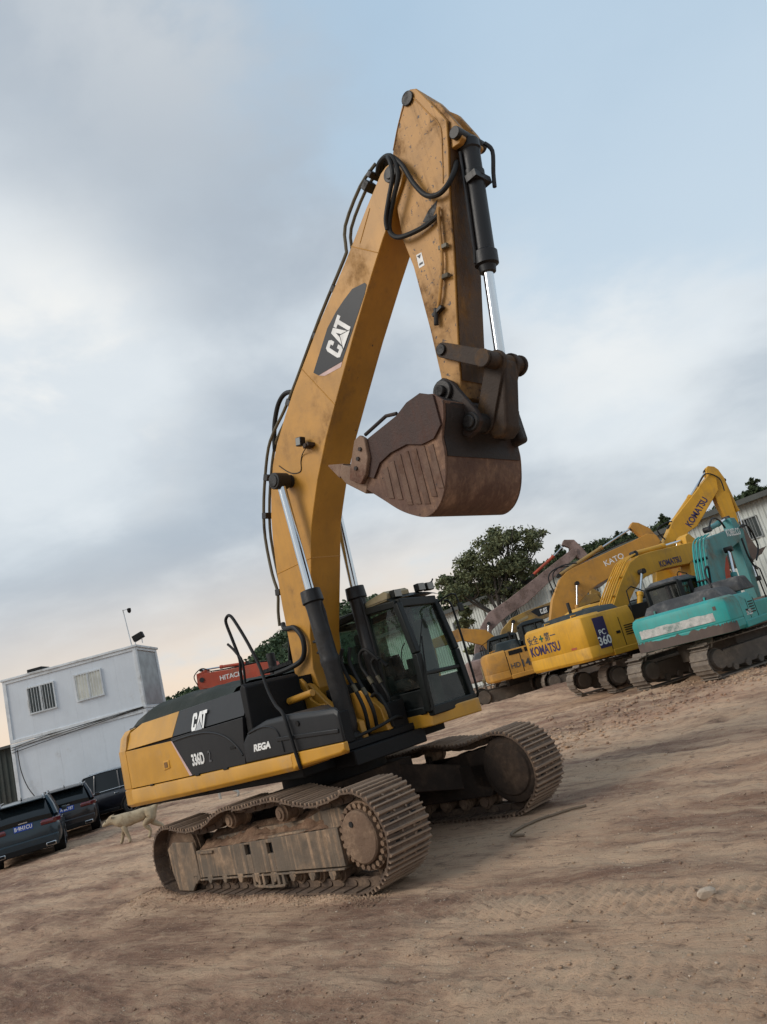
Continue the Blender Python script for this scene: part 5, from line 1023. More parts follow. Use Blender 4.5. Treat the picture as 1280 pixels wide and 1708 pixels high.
        for k in range(5): MB().prism([(bx-.25*s_, bz-.92*up), (bx-.12*s_, bz-.80*up), (bx-.48*s_, bz-.72*up)], -.6+.28*k, -.5+.28*k).build('tooth', BRN, BB)
    return T, B, C
# --- bright yellow machine with lettering across its counterweight
KM, KB, KC = machine('bright yellow excavator with dark blue lettering on its rounded counterweight and a yellow piped boom', (7.46, 26.2, 0), 28.5, 12, KYEL, 1.60, 3.80, 1.17, 2.58,
    boom=[(-2.0, 1.35), (-1.76, 1.78), (-1.19, 2.57), (-.47, 3.32), (-.05, 3.70), (.30, 3.98), (.83, 4.16), (1.4, 4.2), (3.47, 4.23), (3.9, 4.2), (3.95, 3.95), (3.75, 3.75), (3.09, 3.48), (1.9, 3.50), (1.21, 3.43), (.80, 3.36), (.46, 3.23), (.1, 3.02), (-.25, 2.73), (-.75, 2.19), (-1.08, 1.64), (-1.2, 1.3), (-1.7, 1.2)], bw=.33,
    stick=[(3.7, 4.6), (4.0, 4.3), (3.85, 3.5), (3.0, 1.6), (2.75, 1.55), (2.85, 2.4), (3.3, 3.7), (3.5, 4.5)], hood=HDK, cab=(-1.75, -.15, .40, 1.45, 1.4, 2.78), roofm=KYEL, bucket=(2.9, 1.6, -1, 1), hoodx=(-3.2, -1.7), hoodh=.24, tl=4.0, tg=1.35)
for k in range(5): MB().tube([(x-.06, -.26+.13*k, z+.03) for x, z in ((-1.78, 1.84), (-1.21, 2.62), (-.49, 3.37), (-.07, 3.74), (.28, 4.03), (.8, 4.21))], .028, 6, 3).build('boom_pipe', KYEL, KB)
for x, z, a in ((-1.42, 2.34, 54), (-.86, 2.98, 47), (-.28, 3.56, 42)): MB().box((x, 0, z), (.05, .62, .08), Matrix.Rotation(-R(a), 3, 'Y')).build('pipe_clamp', KYEL, KB)
for y in (-.5, .5): bg_ram(KM, (.52, 3.56), (.11, 2.87), (-.47, 1.7), y, .05, .095, KYEL, 'boom_cylinder')
bg_ram(KM, (3.9, 4.42), (2.5, 4.34), (.94, 4.27), 0, .05, .10, KYEL, 'stick_cylinder')
MB().tube([(-1.2, -1.2, 2.3), (-1.15, -1.2, 3.0), (-.9, -1.2, 3.1), (-.2, -1.2, 2.75), (-.1, -1.2, 2.2)], .022, 6).build('handrail', BLKF, KM)
q = TX['komatsu'].copy(); q.transform(Matrix.Scale(.30, 4)); put_text('lettering', q, NAVY, KB, (2.2, -.336, 3.69), (1, 0, .03), (0, 0, 1))
q = TX['komatsu'].copy(); q.transform(Matrix.Scale(.42, 4)); o = put_text('lettering', q, NAVY, KC, (-3.803, .42, 1.86), (.0, -1, 0), (0, 0, 1))
for me_, yy in ((TX['safety'], .92), (TX['first'], -.02)):
    q = me_.copy(); q.transform(Matrix.Scale(.30, 4)); put_text('slogan', q, DKL, KC, (-3.803, yy, 2.22), (.0, -1, 0), (0, 0, 1))
MB().bb(-3.806, -3.80, .42, .48, 2.12, 2.34).bb(-3.807, -3.80, .34, .56, 2.20, 2.26).build('safety_cross', GREENC, KC)
MB().bb(-3.30, -2.83, -1.607, -1.598, 1.45, 2.40).build('model_stripe', NAVY, KM)
for me_, sz, zz_ in ((TX['pc'], .24, 1.92), (TX['n360'], .36, 1.66)):
    q = me_.copy(); q.transform(Matrix.Scale(sz, 4)); put_text('model_lettering', q, WHT, KM, (-3.06, -1.612, zz_), (1, 0, 0), (0, 0, 1))
MB().bb(-3.80, -3.77, -1.12, -.86, 1.62, 1.68).build('reflector', REDP, KC)
# --- teal machine in front
TM, TB, TC = machine('teal excavator with worn white strip and brown scraped lower counterweight', (8.48, 22.1, 0), 50, 26, TEAL, 1.36, 2.78, 1.08, 2.0,
    boom=[(-.1, 1.5), (.1, 2.2), (.45, 2.9), (.85, 3.5), (1.2, 3.76), (1.71, 3.88), (3.2, 4.02), (4.7, 4.12), (5.15, 4.08), (5.05, 3.85), (4.47, 3.67), (2.9, 3.38), (2.2, 3.12), (1.7, 2.75), (1.3, 2.2), (1.1, 1.5)], boomm=TEALB, bw=.23,
    stick=[(4.4, 4.5), (4.9, 4.5), (5.3, 3.95), (4.7, 2.4), (4.3, 1.0), (4.05, 1.0), (4.1, 2.3), (4.35, 3.6)], hood=HDG, cab=(-.95, .75, .30, 1.28, 1.6, 2.75), cabm=CABF, roofm=HDG, bucket=(4.15, 1.6, -1, 1), hoodx=(-2.3, -.7), hoodh=.34, tl=3.9, tg=1.25, th_=.98)
MB().loft([[(x, -1.25, 2.02), (x, .2, 2.02), (x, .1, 2.02+h_), (x, -1.15, 2.02+h_)] for x, h_ in ((-.7, .2), (-.5, .42), (.2, .4), (.45, .1))]).build('rear_cover', HDG, TM, .04)
for k in range(4): MB().tube([(x-.05, -.17+.11*k, z+.03) for x, z in ((.0, 1.9), (.1, 2.26), (.43, 2.95), (.82, 3.54), (1.15, 3.80), (1.7, 3.93))], .025, 6, 3).build('boom_pipe', TEAL, TB)
for x, z, a in ((.22, 2.58, 65), (.62, 3.22, 55)): MB().box((x-.03, 0, z), (.05, .44, .07), Matrix.Rotation(-R(a), 3, 'Y')).build('pipe_clamp', BLKF, TB)
for y in (-.42, .42): bg_ram(TM, (2.1, 3.35), (1.75, 2.58), (1.4, 1.7), y, .05, .085, TEALB, 'boom_cylinder')
bg_ram(TM, (4.5, 4.5), (3.5, 4.35), (2.2, 4.15), 0, .05, .085, TEALB, 'stick_cylinder')
bg_ram(TM, (5.35, 2.3), (5.4, 2.9), (5.2, 3.9), 0, .045, .08, CYL, 'bucket_cylinder')
for pts in ([(1.3, -.3, 4.0), (1.9, -.34, 4.4), (2.6, -.33, 4.35), (3.0, -.3, 4.1)], [(4.6, -.3, 4.1), (5.3, -.36, 4.1), (5.6, -.36, 3.4), (5.0, -.3, 2.9)], [(4.3, -.3, 3.7), (4.1, -.35, 3.1), (4.4, -.33, 2.7), (4.9, -.26, 2.6)], [(-.2, -.3, 2.4), (-.5, -.5, 2.9), (-.9, -.5, 2.75), (-1.1, -.6, 2.3)]): MB().tube(pts, .03, 6, 5).build('hose', HOSE, TM)
q = TX['kob'].copy(); q.transform(Matrix.Scale(.34, 4)); put_text('lettering', q, WHT, TB, (3.9, -.234, 3.95), (1, 0, .03), (0, 0, 1))
q = TX['sk'].copy(); q.transform(Matrix.Scale(.20, 4)); put_text('model_lettering', q, WHT, TM, (-1.25, -1.356, 1.42), (1, 0, 0), (0, 0, 1))
# brown scraped belt and white strip follow the rear curve
def belt(par, rear, hw, z0, z1, m, name, ya=-1, yb=1, off=.008, seed=0, rag=.0):
    hl = [(-rear+.35, -hw), (-rear+.14, -hw+.07), (-rear+.04, -hw+.22), (-rear+.005, -hw+.5), (-rear, 0), (-rear+.005, hw-.5), (-rear+.04, hw-.22), (-rear+.14, hw-.07), (-rear+.35, hw)]
    P = crv([Vector((x, y, 0)) for x, y in hl], 10); P = [p0 for p0 in P if ya*hw <= p0.y <= yb*hw]; g = random.Random(seed); rows = []
    for i, p0 in enumerate(P):
        d = (P[min(i+1, len(P)-1)]-P[max(i-1, 0)]).normalized(); nn = Vector((-d.y, d.x, 0)); nn = nn if nn.dot(p0-Vector((0, 0, 0))) > 0 else -nn
        e = off if 0 < i < len(P)-1 else -.01
        rows.append([tuple(p0+nn*e+Vector((0, 0, z0))), tuple(p0+nn*e+Vector((0, 0, z1+rag*g.uniform(-1, 1))))])
    return MB().grid(rows).build(name, m, par, ang=60)
belt(TC, 2.78, 1.36, 1.09, 1.32, BRN, 'scraped_belt', seed=3, rag=.05, off=.012); belt(TC, 2.78, 1.36, 1.44, 1.66, WEAR, 'worn_strip', -.72, .82, .016, 4, .015)
MB().bb(-2.78+.10, -2.78+.02, -1.06, -.68, 1.70, 1.80).build('vent', BRN, TC)
# --- orange machine, lettered boom
QM, QB, QC = machine('orange-yellow excavator with black model number on its side and a pale lettered boom', (7.0, 34.0, 0), 0, 4, KORG, 1.45, 4.5, 1.05, 2.3,
    boom=[(-1.3, 2.0), (-1.16, 2.78), (-.67, 3.9), (-.04, 4.71), (.35, 4.95), (.78, 5.06), (3.77, 5.53), (4.38, 5.65), (4.75, 5.5), (4.85, 5.2), (4.69, 4.93), (2.03, 4.15), (1.5, 4.02), (1.08, 3.84), (.6, 3.56), (.19, 3.25), (-.45, 2.59), (-.6, 2.0)], bw=.28,
    stick=[(3.75, 6.15), (3.95, 6.35), (4.2, 6.25), (4.6, 5.88), (5.0, 4.9), (5.3, 3.3), (5.1, 3.2), (4.54, 4.88), (3.95, 5.9)], hood=HDK, cab=(-2.55, -1.35, -1.30, -.40, 2.0, 3.1), bucket=(5.2, 3.3, -1, 1), hoodx=(-3.9, -2.7), grille=False)
for y in (-.42, .42): bg_ram(QM, (.58, 4.3), (.28, 3.36), (-.15, 2.0), y, .05, .085, KORG, 'boom_cylinder')
bg_ram(QM, (3.85, 6.12), (2.3, 5.62), (-.02, 4.88), 0, .045, .09, OCH, 'stick_cylinder')
for pts in ([(-.5, -.3, 4.2), (-.55, -.33, 4.9), (-.1, -.33, 5.2), (.5, -.3, 5.15)], [(-.35, -.3, 4.4), (-.3, -.33, 5.0), (.2, -.33, 5.25), (.9, -.3, 5.2)], [(.7, 0, 5.12), (2.2, 0, 5.4), (3.7, 0, 5.66)]): MB().tube(pts, .03, 6, 5).build('hose', HOSE, QB)
q = TX['kato'].copy(); q.transform(Matrix.Scale(.36, 4)); put_text('lettering', q, WHT, QB, (2.55, -.285, 4.90), (.97, 0, .17), (-.17, 0, .97))
for me_, x, sz in ((TX['hd'], -3.25, .30), (TX['n143'], -2.60, .42)):
    q = me_.copy(); q.transform(Matrix.Scale(sz, 4)); put_text('model_lettering', q, DKL, QM, (x, -1.455, 1.55), (1, 0, 0), (0, 0, 1))
MB().bb(-3.4, -2.8, -1.455, -1.44, 2.02, 2.2).bb(-2.7, -2.35, -1.455, -1.44, 2.02, 2.2).build('vent', BLKF, QM)
# --- older ochre machine with black boom decal
CM, CB, CC = machine('faded ochre excavator with a black decal on its boom, behind the orange machine', (6.5, 38.7, 0), 0, 0, OCH, 1.45, 3.5, 1.1, 2.3,
    boom=[(-2.95, 2.0), (-2.87, 2.31), (-2.23, 3.38), (-1.56, 3.83), (-.72, 3.98), (.59, 4.1), (1.6, 4.1), (3.0, 3.9), (3.1, 3.5), (1.6, 3.45), (.53, 3.42), (-.62, 3.26), (-1.58, 3.05), (-2.1, 2.57), (-2.3, 2.0)], bw=.28, stick=[(2.8, 4.3), (3.2, 3.9), (2.9, 2.0), (2.6, 1.9), (2.6, 3.6)], hood=HDK, cab=(-3.2, -1.9, .4, 1.3, 1.6, 3.0), bucket=(2.8, 2.0, -1, 1))
bg_ram(CM, (-1.57, 3.62), (-1.78, 3.1), (-2.1, 2.0), -.4, .05, .08, OCH, 'boom_cylinder')
dk = MB().prism([(-.55, 3.88), (-.25, 3.97), (.45, 3.95), (.75, 3.80), (.42, 3.60), (-.22, 3.53)], -.29, -.283).build('boom_decal', DECB, CB); cat_logo(dk, (.12, -.291, 3.76), (1, 0, .05), (-.05, 0, 1), .25)
MB().prism([(-1.35, 3.62), (-.75, 3.74), (-.75, 3.62), (-1.35, 3.50)], -.288, -.283).build('boom_label', CREAM, CB)
# --- rusty pink machine, long raised boom
RM, RB, RC = machine('rusty faded pink excavator with a long raised boom and an orange-red stick cylinder', (5.8, 43.0, 0), 0, 0, RUSTP, 1.45, 3.6, 1.1, 2.3,
    boom=[(-3.0, 2.2), (-2.87, 2.83), (-2.42, 3.76), (-1.51, 4.67), (-.12, 5.15), (4.22, 6.96), (4.5, 6.9), (4.45, 6.6), (4.22, 6.41), (.8, 4.65), (-.39, 4.26), (-1.0, 4.0), (-1.56, 3.7), (-2.26, 2.77), (-2.4, 2.2)], bw=.28,
    stick=[(3.75, 7.35), (3.95, 7.6), (4.5, 7.45), (4.8, 6.9), (5.3, 5.6), (5.1, 5.5), (4.4, 6.4), (4.1, 7.1)], hood=HDG, bucket=(5.2, 5.5, -1, 1), cab=(-2.6, -1.2, .4, 1.3, 1.6, 2.7))
bg_ram(RM, (-1.69, 4.08), (-2.0, 3.2), (-2.4, 2.0), -.4, .05, .08, RUSTP, 'boom_cylinder'); bg_ram(RM, (3.84, 7.3), (3.1, 6.85), (1.6, 6.1), 0, .04, .085, REDP, 'stick_cylinder')
# --- tall second yellow machine behind
SM, SB, SCW = machine('yellow excavator behind the teal one, its lettered boom raised highest against the hall', (12.54, 34.5, 0), 0, 10, KYEL, 1.5, 3.6, 1.1, 2.4,
    boom=[(-1.6, 1.6), (-1.5, 2.6), (-1.1, 3.9), (-.34, 4.95), (.36, 5.74), (2.4, 7.17), (2.6, 7.3), (2.85, 7.2), (2.8, 6.9), (2.71, 6.5), (1.26, 5.2), (.8, 5.05), (.24, 4.65), (-.34, 3.43), (-.75, 2.4), (-.7, 1.6)], boomm=KYEL, bw=.30,
    stick=[(2.55, 7.55), (2.7, 7.7), (2.95, 7.6), (3.08, 7.42), (3.2, 6.97), (3.1, 5.01), (2.95, 4.5), (2.72, 4.45), (2.52, 5.98), (2.5, 6.8)], hood=HDK, cab=(-1.5, .2, .4, 1.4, 1.6, 3.0), bucket=(2.95, 4.6, -1.45, 1.45))
SM.scale = (1.045,)*3
bg_ram(SM, (2.62, 7.52), (1.56, 6.60), (.2, 5.50), 0, .05, .105, KYEL, 'stick_cylinder')
for y in (-.45, .45): bg_ram(SM, (.1, 4.75), (-.2, 3.8), (-.6, 2.0), y, .05, .09, KYEL, 'boom_cylinder')
bg_ram(SM, (3.25, 4.7), (3.3, 5.4), (3.2, 6.9), 0, .045, .085, KYEL, 'bucket_cylinder')
q = TX['komatsu'].copy(); q.transform(Matrix.Scale(.40, 4)); put_text('lettering', q, NAVY, SB, (1.46, -.305, 5.80), (.76, 0, .65), (-.65, 0, .76))
for pts in ([(1.9, -.3, 6.9), (2.4, -.36, 7.35), (2.9, -.36, 7.0), (2.95, -.3, 6.4)], [(-.3, -.3, 5.0), (-.5, -.36, 5.5), (.0, -.3, 5.7), (.3, -.2, 5.7)]): MB().tube(pts, .03, 6, 5).build('hose', HOSE, SB)
# --- yellow machine cut by the frame edge at the right
YM, YB, YC = machine('yellow excavator parked beyond the teal one, close to the hall wall', (16.6, 26.8, 0), 35, 30, KYEL, 1.45, 3.4, 1.1, 2.3,
    boom=[(-1.3, 1.6), (-1.0, 2.6), (-.2, 3.5), (.8, 3.9), (3.2, 4.2), (3.3, 3.8), (1.2, 3.2), (.2, 2.6), (-.4, 1.6)], bw=.28, stick=[(3.0, 4.6), (3.4, 4.3), (3.5, 3.4), (3.1, 1.6), (2.8, 1.6), (2.95, 3.4)], hood=HDK, cab=(-1.2, .3, .4, 1.3, 1.6, 2.9), bucket=(3.0, 1.6, -1, 1))
ZM, ZB, ZC = machine('red-orange excavator glimpsed between the bright yellow machine and the teal one', (10.7, 30.4, 0), 28, 28, REDP, 1.3, 2.8, 1.1, 2.45, boom=[(0, 1.5), (.1, 2.6), (.6, 3.6), (1.4, 4.2), (3.4, 4.4), (3.4, 3.9), (1.6, 3.5), (1.0, 3.0), (.7, 1.5)], bw=.26, stick=[(3.1, 4.7), (3.5, 4.4), (3.4, 3.6), (2.9, 1.6), (2.6, 1.6), (2.9, 3.6)], hood=HDK, cab=(-.8, .8, .35, 1.2, 1.6, 2.8), bucket=(2.8, 1.7, -1, 1), tl=3.4, tg=1.1)
ZM.scale = (.92,)*3
# --- cream machine glimpsed past the cab
WM_, WB_, WC_ = machine('pale cream-yellow excavator with a black waist band, half hidden beyond the black cab', (4.3, 36.6, 0), 178, 178, CREAM, 1.4, 3.3, 1.1, 2.3, hood=HDG, cab=(-.2, 1.3, .4, 1.3, 1.6, 2.9), boom=[(.1, 1.6), (.3, 2.6), (1.0, 3.5), (2.2, 3.9), (4.0, 3.7), (4.0, 3.3), (2.2, 3.3), (1.3, 2.8), (.8, 1.6)], boomm=KORG, stick=[(3.8, 4.1), (4.2, 3.8), (4.0, 1.8), (3.7, 1.7), (3.6, 3.3)], bucket=(3.9, 1.8, -1, 1))
# --- red machine on the left behind the hood
HM, HB, HC = machine('red-orange excavator with its boom laid low, seen over the hood of the big one', (-10.2, 40.0, .2), 178, 178, REDP, 1.45, 3.5, 1.1, 2.4,
    boom=[(-2.7, 2.6), (-2.72, 4.1), (-2.6, 4.75), (-1.7, 4.9), (.09, 5.0), (1.0, 5.10), (1.45, 5.12), (1.68, 5.02), (1.78, 4.8), (1.74, 4.55), (1.55, 4.36), (1.1, 4.26), (-.2, 4.1), (-1.7, 3.9), (-1.9, 2.6)], bw=.3, stick=[(1.2, 5.3), (1.8, 5.2), (1.85, 4.6), (1.0, 2.4), (.7, 2.4), (1.1, 4.4)], hood=HDG, cab=(-3.2, -1.6, .4, 1.35, 1.6, 3.1), bucket=(.9, 2.4, -1, 1))
bg_ram(HM, (1.55, 5.36), (.5, 5.25), (-1.0, 5.08), 0, .045, .085, REDP, 'stick_cylinder')
for y in (-.2, 0, .2): MB().tube([(-2.65, y, 4.75), (-1.7, y, 4.96), (.09, y, 5.06), (1.0, y, 5.16)], .025, 6, 3).build('boom_pipe', HOSE, HB)
MB().cyl((1.52, -.34, 4.82), (1.52, .34, 4.82), .13, n=14).build('boom_pin', PIN, HB)
MB().tube([(.9, .33, 5.1), (1.4, .36, 5.4), (1.9, .33, 5.1), (1.8, .3, 4.6)], .03, 6, 5).build('hose', HOSE, HB)
q = TX['hit'].copy(); q.transform(Matrix.Scale(.34, 4)); put_text('lettering', q, WHT, HB, (-.1, .305, 4.62), (-1, 0, -.03), (0, 0, 1))

# ------------------------------------------------------------------ parked cars
CHROME = mat('car_chrome', (.55, .56, .57), .15, metal=1.0, var=.03, bump=0); TAIL = mat('tail_lamp', (.10, .008, .012), .15, bump=0, coat=.6); PLATE = mat('plate_blue', (.012, .06, .36), .4, bump=0)
PTX = mat('plate_white', (.75, .75, .75), .5, bump=0)
DARKG = mat('car_dark_glass', (.006, .008, .009), .12, var=.1, bump=0, spec=.35)
def car(label, loc, yaw, col, group, L=4.75, Wd=1.9, Hh=1.63, plate='', hatch=True, name='car', rails=True):
    """x forward, rear at -L/2"""
    T = thing(name, label, 'car', loc, R(yaw), group); w2 = Wd/2
    pm = mat('car_paint_%d' % int(1000*sum(col)), col, .28, dirt=(.05, .042, .036), amt=.12, dscale=1.2, bump=0, coat=.5, spec=.4, zd=(loc[2]+.05, loc[2]+.4))
    # lower body: lofted sections along x. each section: half polygon (y,z) mirrored
    def sec(x, zb, zs, zt, wb, ws, wt):
        h = [(0, zb), (wb*.9, zb), (wb, zb+.08), (ws, (zb+zs)/2), (ws, zs), (wt, zt), (wt*.6, zt+.015), (0, zt+.02)]
        return [(x, y, z) for y, z in h]+[(x, -y, z) for y, z in reversed(h[1:-1])]
    Lh = L/2
    S = [(-Lh, .42, .72, .80, w2*.80, w2*.84, w2*.74), (-Lh+.06, .34, .78, 1.02, w2*.86, w2*.92, w2*.80), (-Lh+.22, .30, .84, 1.08, w2*.92, w2*.98, w2*.86), (-Lh+.6, .26, .86, 1.08, w2*.94, w2, w2*.90), (-.3, .24, .84, 1.05, w2*.95, w2*.99, w2*.90),
         (.9, .24, .82, 1.02, w2*.95, w2*.99, w2*.89), (Lh-1.0, .26, .82, .99, w2*.94, w2*.99, w2*.84), (Lh-.35, .28, .76, .92, w2*.90, w2*.94, w2*.74), (Lh-.08, .30, .66, .80, w2*.80, w2*.82, w2*.62), (Lh, .36, .56, .66, w2*.66, w2*.66, w2*.5)]
    B = MB().loft([sec(*s_) for s_ in S]).build('body', pm, T, ang=40, sub=1)
    # greenhouse
    def gs(x, zb, zt, wb, wt): return [(x, -wb, zb), (x, wb, zb), (x, wt, zt), (x, wt*.5, zt+.02), (x, -wt*.5, zt+.02), (x, -wt, zt)]
    G = [(-Lh+.10, 1.0, 1.12, w2*.78, w2*.74), (-Lh+.62, 1.0, Hh-.10, w2*.86, w2*.62), (-Lh+.85, 1.0, Hh-.04, w2*.87, w2*.65), (-.4, 1.0, Hh-.005, w2*.88, w2*.68), (.35, 1.0, Hh-.05, w2*.88, w2*.67), (1.30, 1.0, 1.06, w2*.84, w2*.72)]
    gh = MB().loft([gs(*s_) for s_ in G]).build('greenhouse', DARKG, T, ang=30)
    MB().grid([[(x, y, z+.012+(.012 if abs(y) < .3 else 0)) for y in np.linspace(-wt, wt, 7)] for x, z, wt in ((-Lh+.48, Hh-.105, w2*.60), (-Lh+.62, Hh-.085, w2*.63), (-Lh+.85, Hh-.03, w2*.665), (-.4, Hh+.0, w2*.695), (.35, Hh-.04, w2*.685), (.48, Hh-.10, w2*.66))]).build('roof', pm, gh, ang=60)
    for s_ in (-1, 1):
        for x0, x1 in ((-1.02, -1.10), (-.08, -.06), (.35, 1.22)):
            MB().tube([(x0, s_*w2*.695, Hh-.05), ((x0+x1)/2, s_*w2*.80, (Hh+1.03)/2), (x1, s_*w2*.885, 1.03)], .035, 6).build('pillar', pm, gh)
        MB().tube([(-Lh+.78, s_*w2*.66, Hh-.07), (-Lh+.5, s_*w2*.78, 1.32), (-Lh+.28, s_*w2*.86, 1.05)], .075, 6).build('pillar', pm, gh)
        MB().tube([(-Lh+.5, s_*w2*.885, 1.10), (-.4, s_*w2*.90, 1.065), (1.2, s_*w2*.875, 1.035)], .014, 6, 3).build('window_trim', CHROME, gh)
        MB().tube([(-Lh+.68, s_*w2*.67, Hh-.12), (-Lh+.95, s_*w2*.68, Hh-.01), (-.4, s_*w2*.71, Hh+.02), (.3, s_*w2*.70, Hh-.02)], .012, 6, 3).build('window_trim', CHROME, gh)
        if rails: MB().tube([(-Lh+.80, s_*w2*.58, Hh-.03), (-Lh+.90, s_*w2*.58, Hh+.04), (.15, s_*w2*.60, Hh+.045), (.3, s_*w2*.60, Hh-.03)], .018, 6).build('roof_rail', CHROME, gh)
        for x in (-Lh+.95, Lh-.95):
            W = MB().lathe((x, s_*(w2-.23), .35), (x, s_*(w2+.01), .35), [(0, .20), (0, .32), (.03, .35), (.20, .35), (.235, .33), (.235, .245), (.22, .24), (.22, .1)], 26).build('wheel', RUB, T, ang=35)
            rim = MB().lathe((x, s_*(w2-.02), .35), (x, s_*(w2+.3), .35), [(0, .245), (.012, .245), (.012, .215), (-.03, .205), (-.03, .01)], 24)
            for k in range(5):
                a = 2*math.pi*k/5
                for da in (-.10, .10): rim.tube([(x+.05*math.cos(a), s_*(w2-.005), .35+.05*math.sin(a)), (x+.225*math.cos(a+da), s_*(w2+.0), .35+.225*math.sin(a+da))], .016, 5)
            rim.build('rim', mat('rim_alloy', (.22, .22, .23), .35, metal=.8, bump=0), W)
            ar = [(x+.40*math.cos(a), s_*(w2*.985), .35+.40*math.sin(a)) for a in np.linspace(-.15, math.pi+.15, 16)]
            MB().tube(ar, .03, 6).build('wheel_arch', BLKF, T)
            MB().lathe((x, s_*(w2-.30), .36), (x, s_*(w2-.012), .36), [(0, .385), (.29*w2/.95, .385)], 24).build('arch_well', BLKF, T)
        MB().box((.55, s_*(w2+.06), 1.08), (.16, .16, .12)).build('mirror', pm, T, .03)
        for x in (-.95, .12): MB().box((x, s_*(w2*.985), .90), (.18, .03, .03)).build('door_handle', CHROME, T, .008)
        MB().bb(-Lh+1.45, Lh-1.45, s_*(w2*.93), s_*(w2+.015), .26, .38).build('sill', BLKF, T, .02)
        tl = MB().loft([[(x, s_*y0, z0), (x, s_*y1, z0), (x, s_*y1, z1), (x, s_*y0, z1)] for x, y0, y1, z0, z1 in ((-Lh-.005, .42, .72, .88, .96), (-Lh+.05, .44, .80, .86, 1.0), (-Lh+.30, .70, .93, .88, 1.0))]).build('tail_lamp', TAIL, T, .015)
        ex = MB().box((-Lh-.01, s_*.62, .36), (.06, .26, .11)).build('exhaust_trim', CHROME, T, .02); MB().box((-Lh-.042, s_*.62, .36), (.01, .21, .07)).build('exhaust_hole', BLKF, ex)
        MB().box((Lh-.12, s_*.62, .70), (.22, .34, .10)).build('head_lamp', LENS, T, .03)
    MB().loft([[(x, -w2*.86, .30), (x, w2*.86, .30), (x, w2*.88, .60), (x, -w2*.88, .60)] for x in (-Lh-.03, -Lh+.2)]).build('rear_bumper', pm, T, .03)
    MB().bb(-Lh-.035, -Lh, -w2*.70, w2*.70, .28, .44).build('rear_diffuser', BLKF, T, .02)
    MB().box((-Lh+.52, 0, Hh-.075), (.24, w2*1.2, .035), Matrix.Rotation(.10, 3, 'Y')).build('spoiler', pm, T, .012)
    MB().tube([(-Lh+.12, .05, 1.13), (-Lh+.24, -.2, 1.22), (-Lh+.27, -.30, 1.25)], .012, 5).box((-Lh+.10, .05, 1.11), (.03, .1, .06)).build('rear_wiper', BLKF, T)
    pl_ = MB().box((-Lh+.022, 0, .94), (.03, .46, .15)).build('number_plate', PLATE, T, .004)
    if plate:
        q = text_mesh(plate, .135, .003, 0, .002, .82); put_text('plate_lettering', q, PTX, pl_, (-Lh+.004, 0, .94), (0, -1, 0), (0, 0, 1))
    MB().box((-Lh+.04, 0, 1.06), (.02, .22, .025)).build('badge', CHROME, T)
    MB().cyl((-Lh+.8, 0, Hh), (-Lh+.70, 0, Hh+.09), .02, .006, n=6).build('antenna', BLKF, T)
    return T
PARK = 'dark cars parked by the container office'
NAVYC, BLKC, BLK2 = (.004, .020, .032), (.005, .006, .010), (.008, .009, .014)
car('dark blue-green SUV seen from behind, parked next to a black SUV', (-12.62, 22.7, 0), 116, NAVYC, PARK, plate='B·9H1CU')
car('black SUV with a blue plate parked between the blue-green SUV and the side-on car', (-13.75, 27.5, 0), 115, BLKC, PARK, L=4.45, plate='A·2K187')
car('black SUV standing side-on with silver window trim, its wheel beside the counterweight', (-13.85, 30.6, 0), 180, BLK2, PARK, L=4.9, Hh=1.76)
car('black car parked tight against the container wall behind the other cars', (-14.6, 32.4, .05), 180, BLKC, PARK, L=4.9, Hh=1.72)
car('dark car half hidden under the big excavator, only a wheel showing', (-5.2, 28.3, 0), 185, BLK2, PARK, Hh=1.5, rails=False)

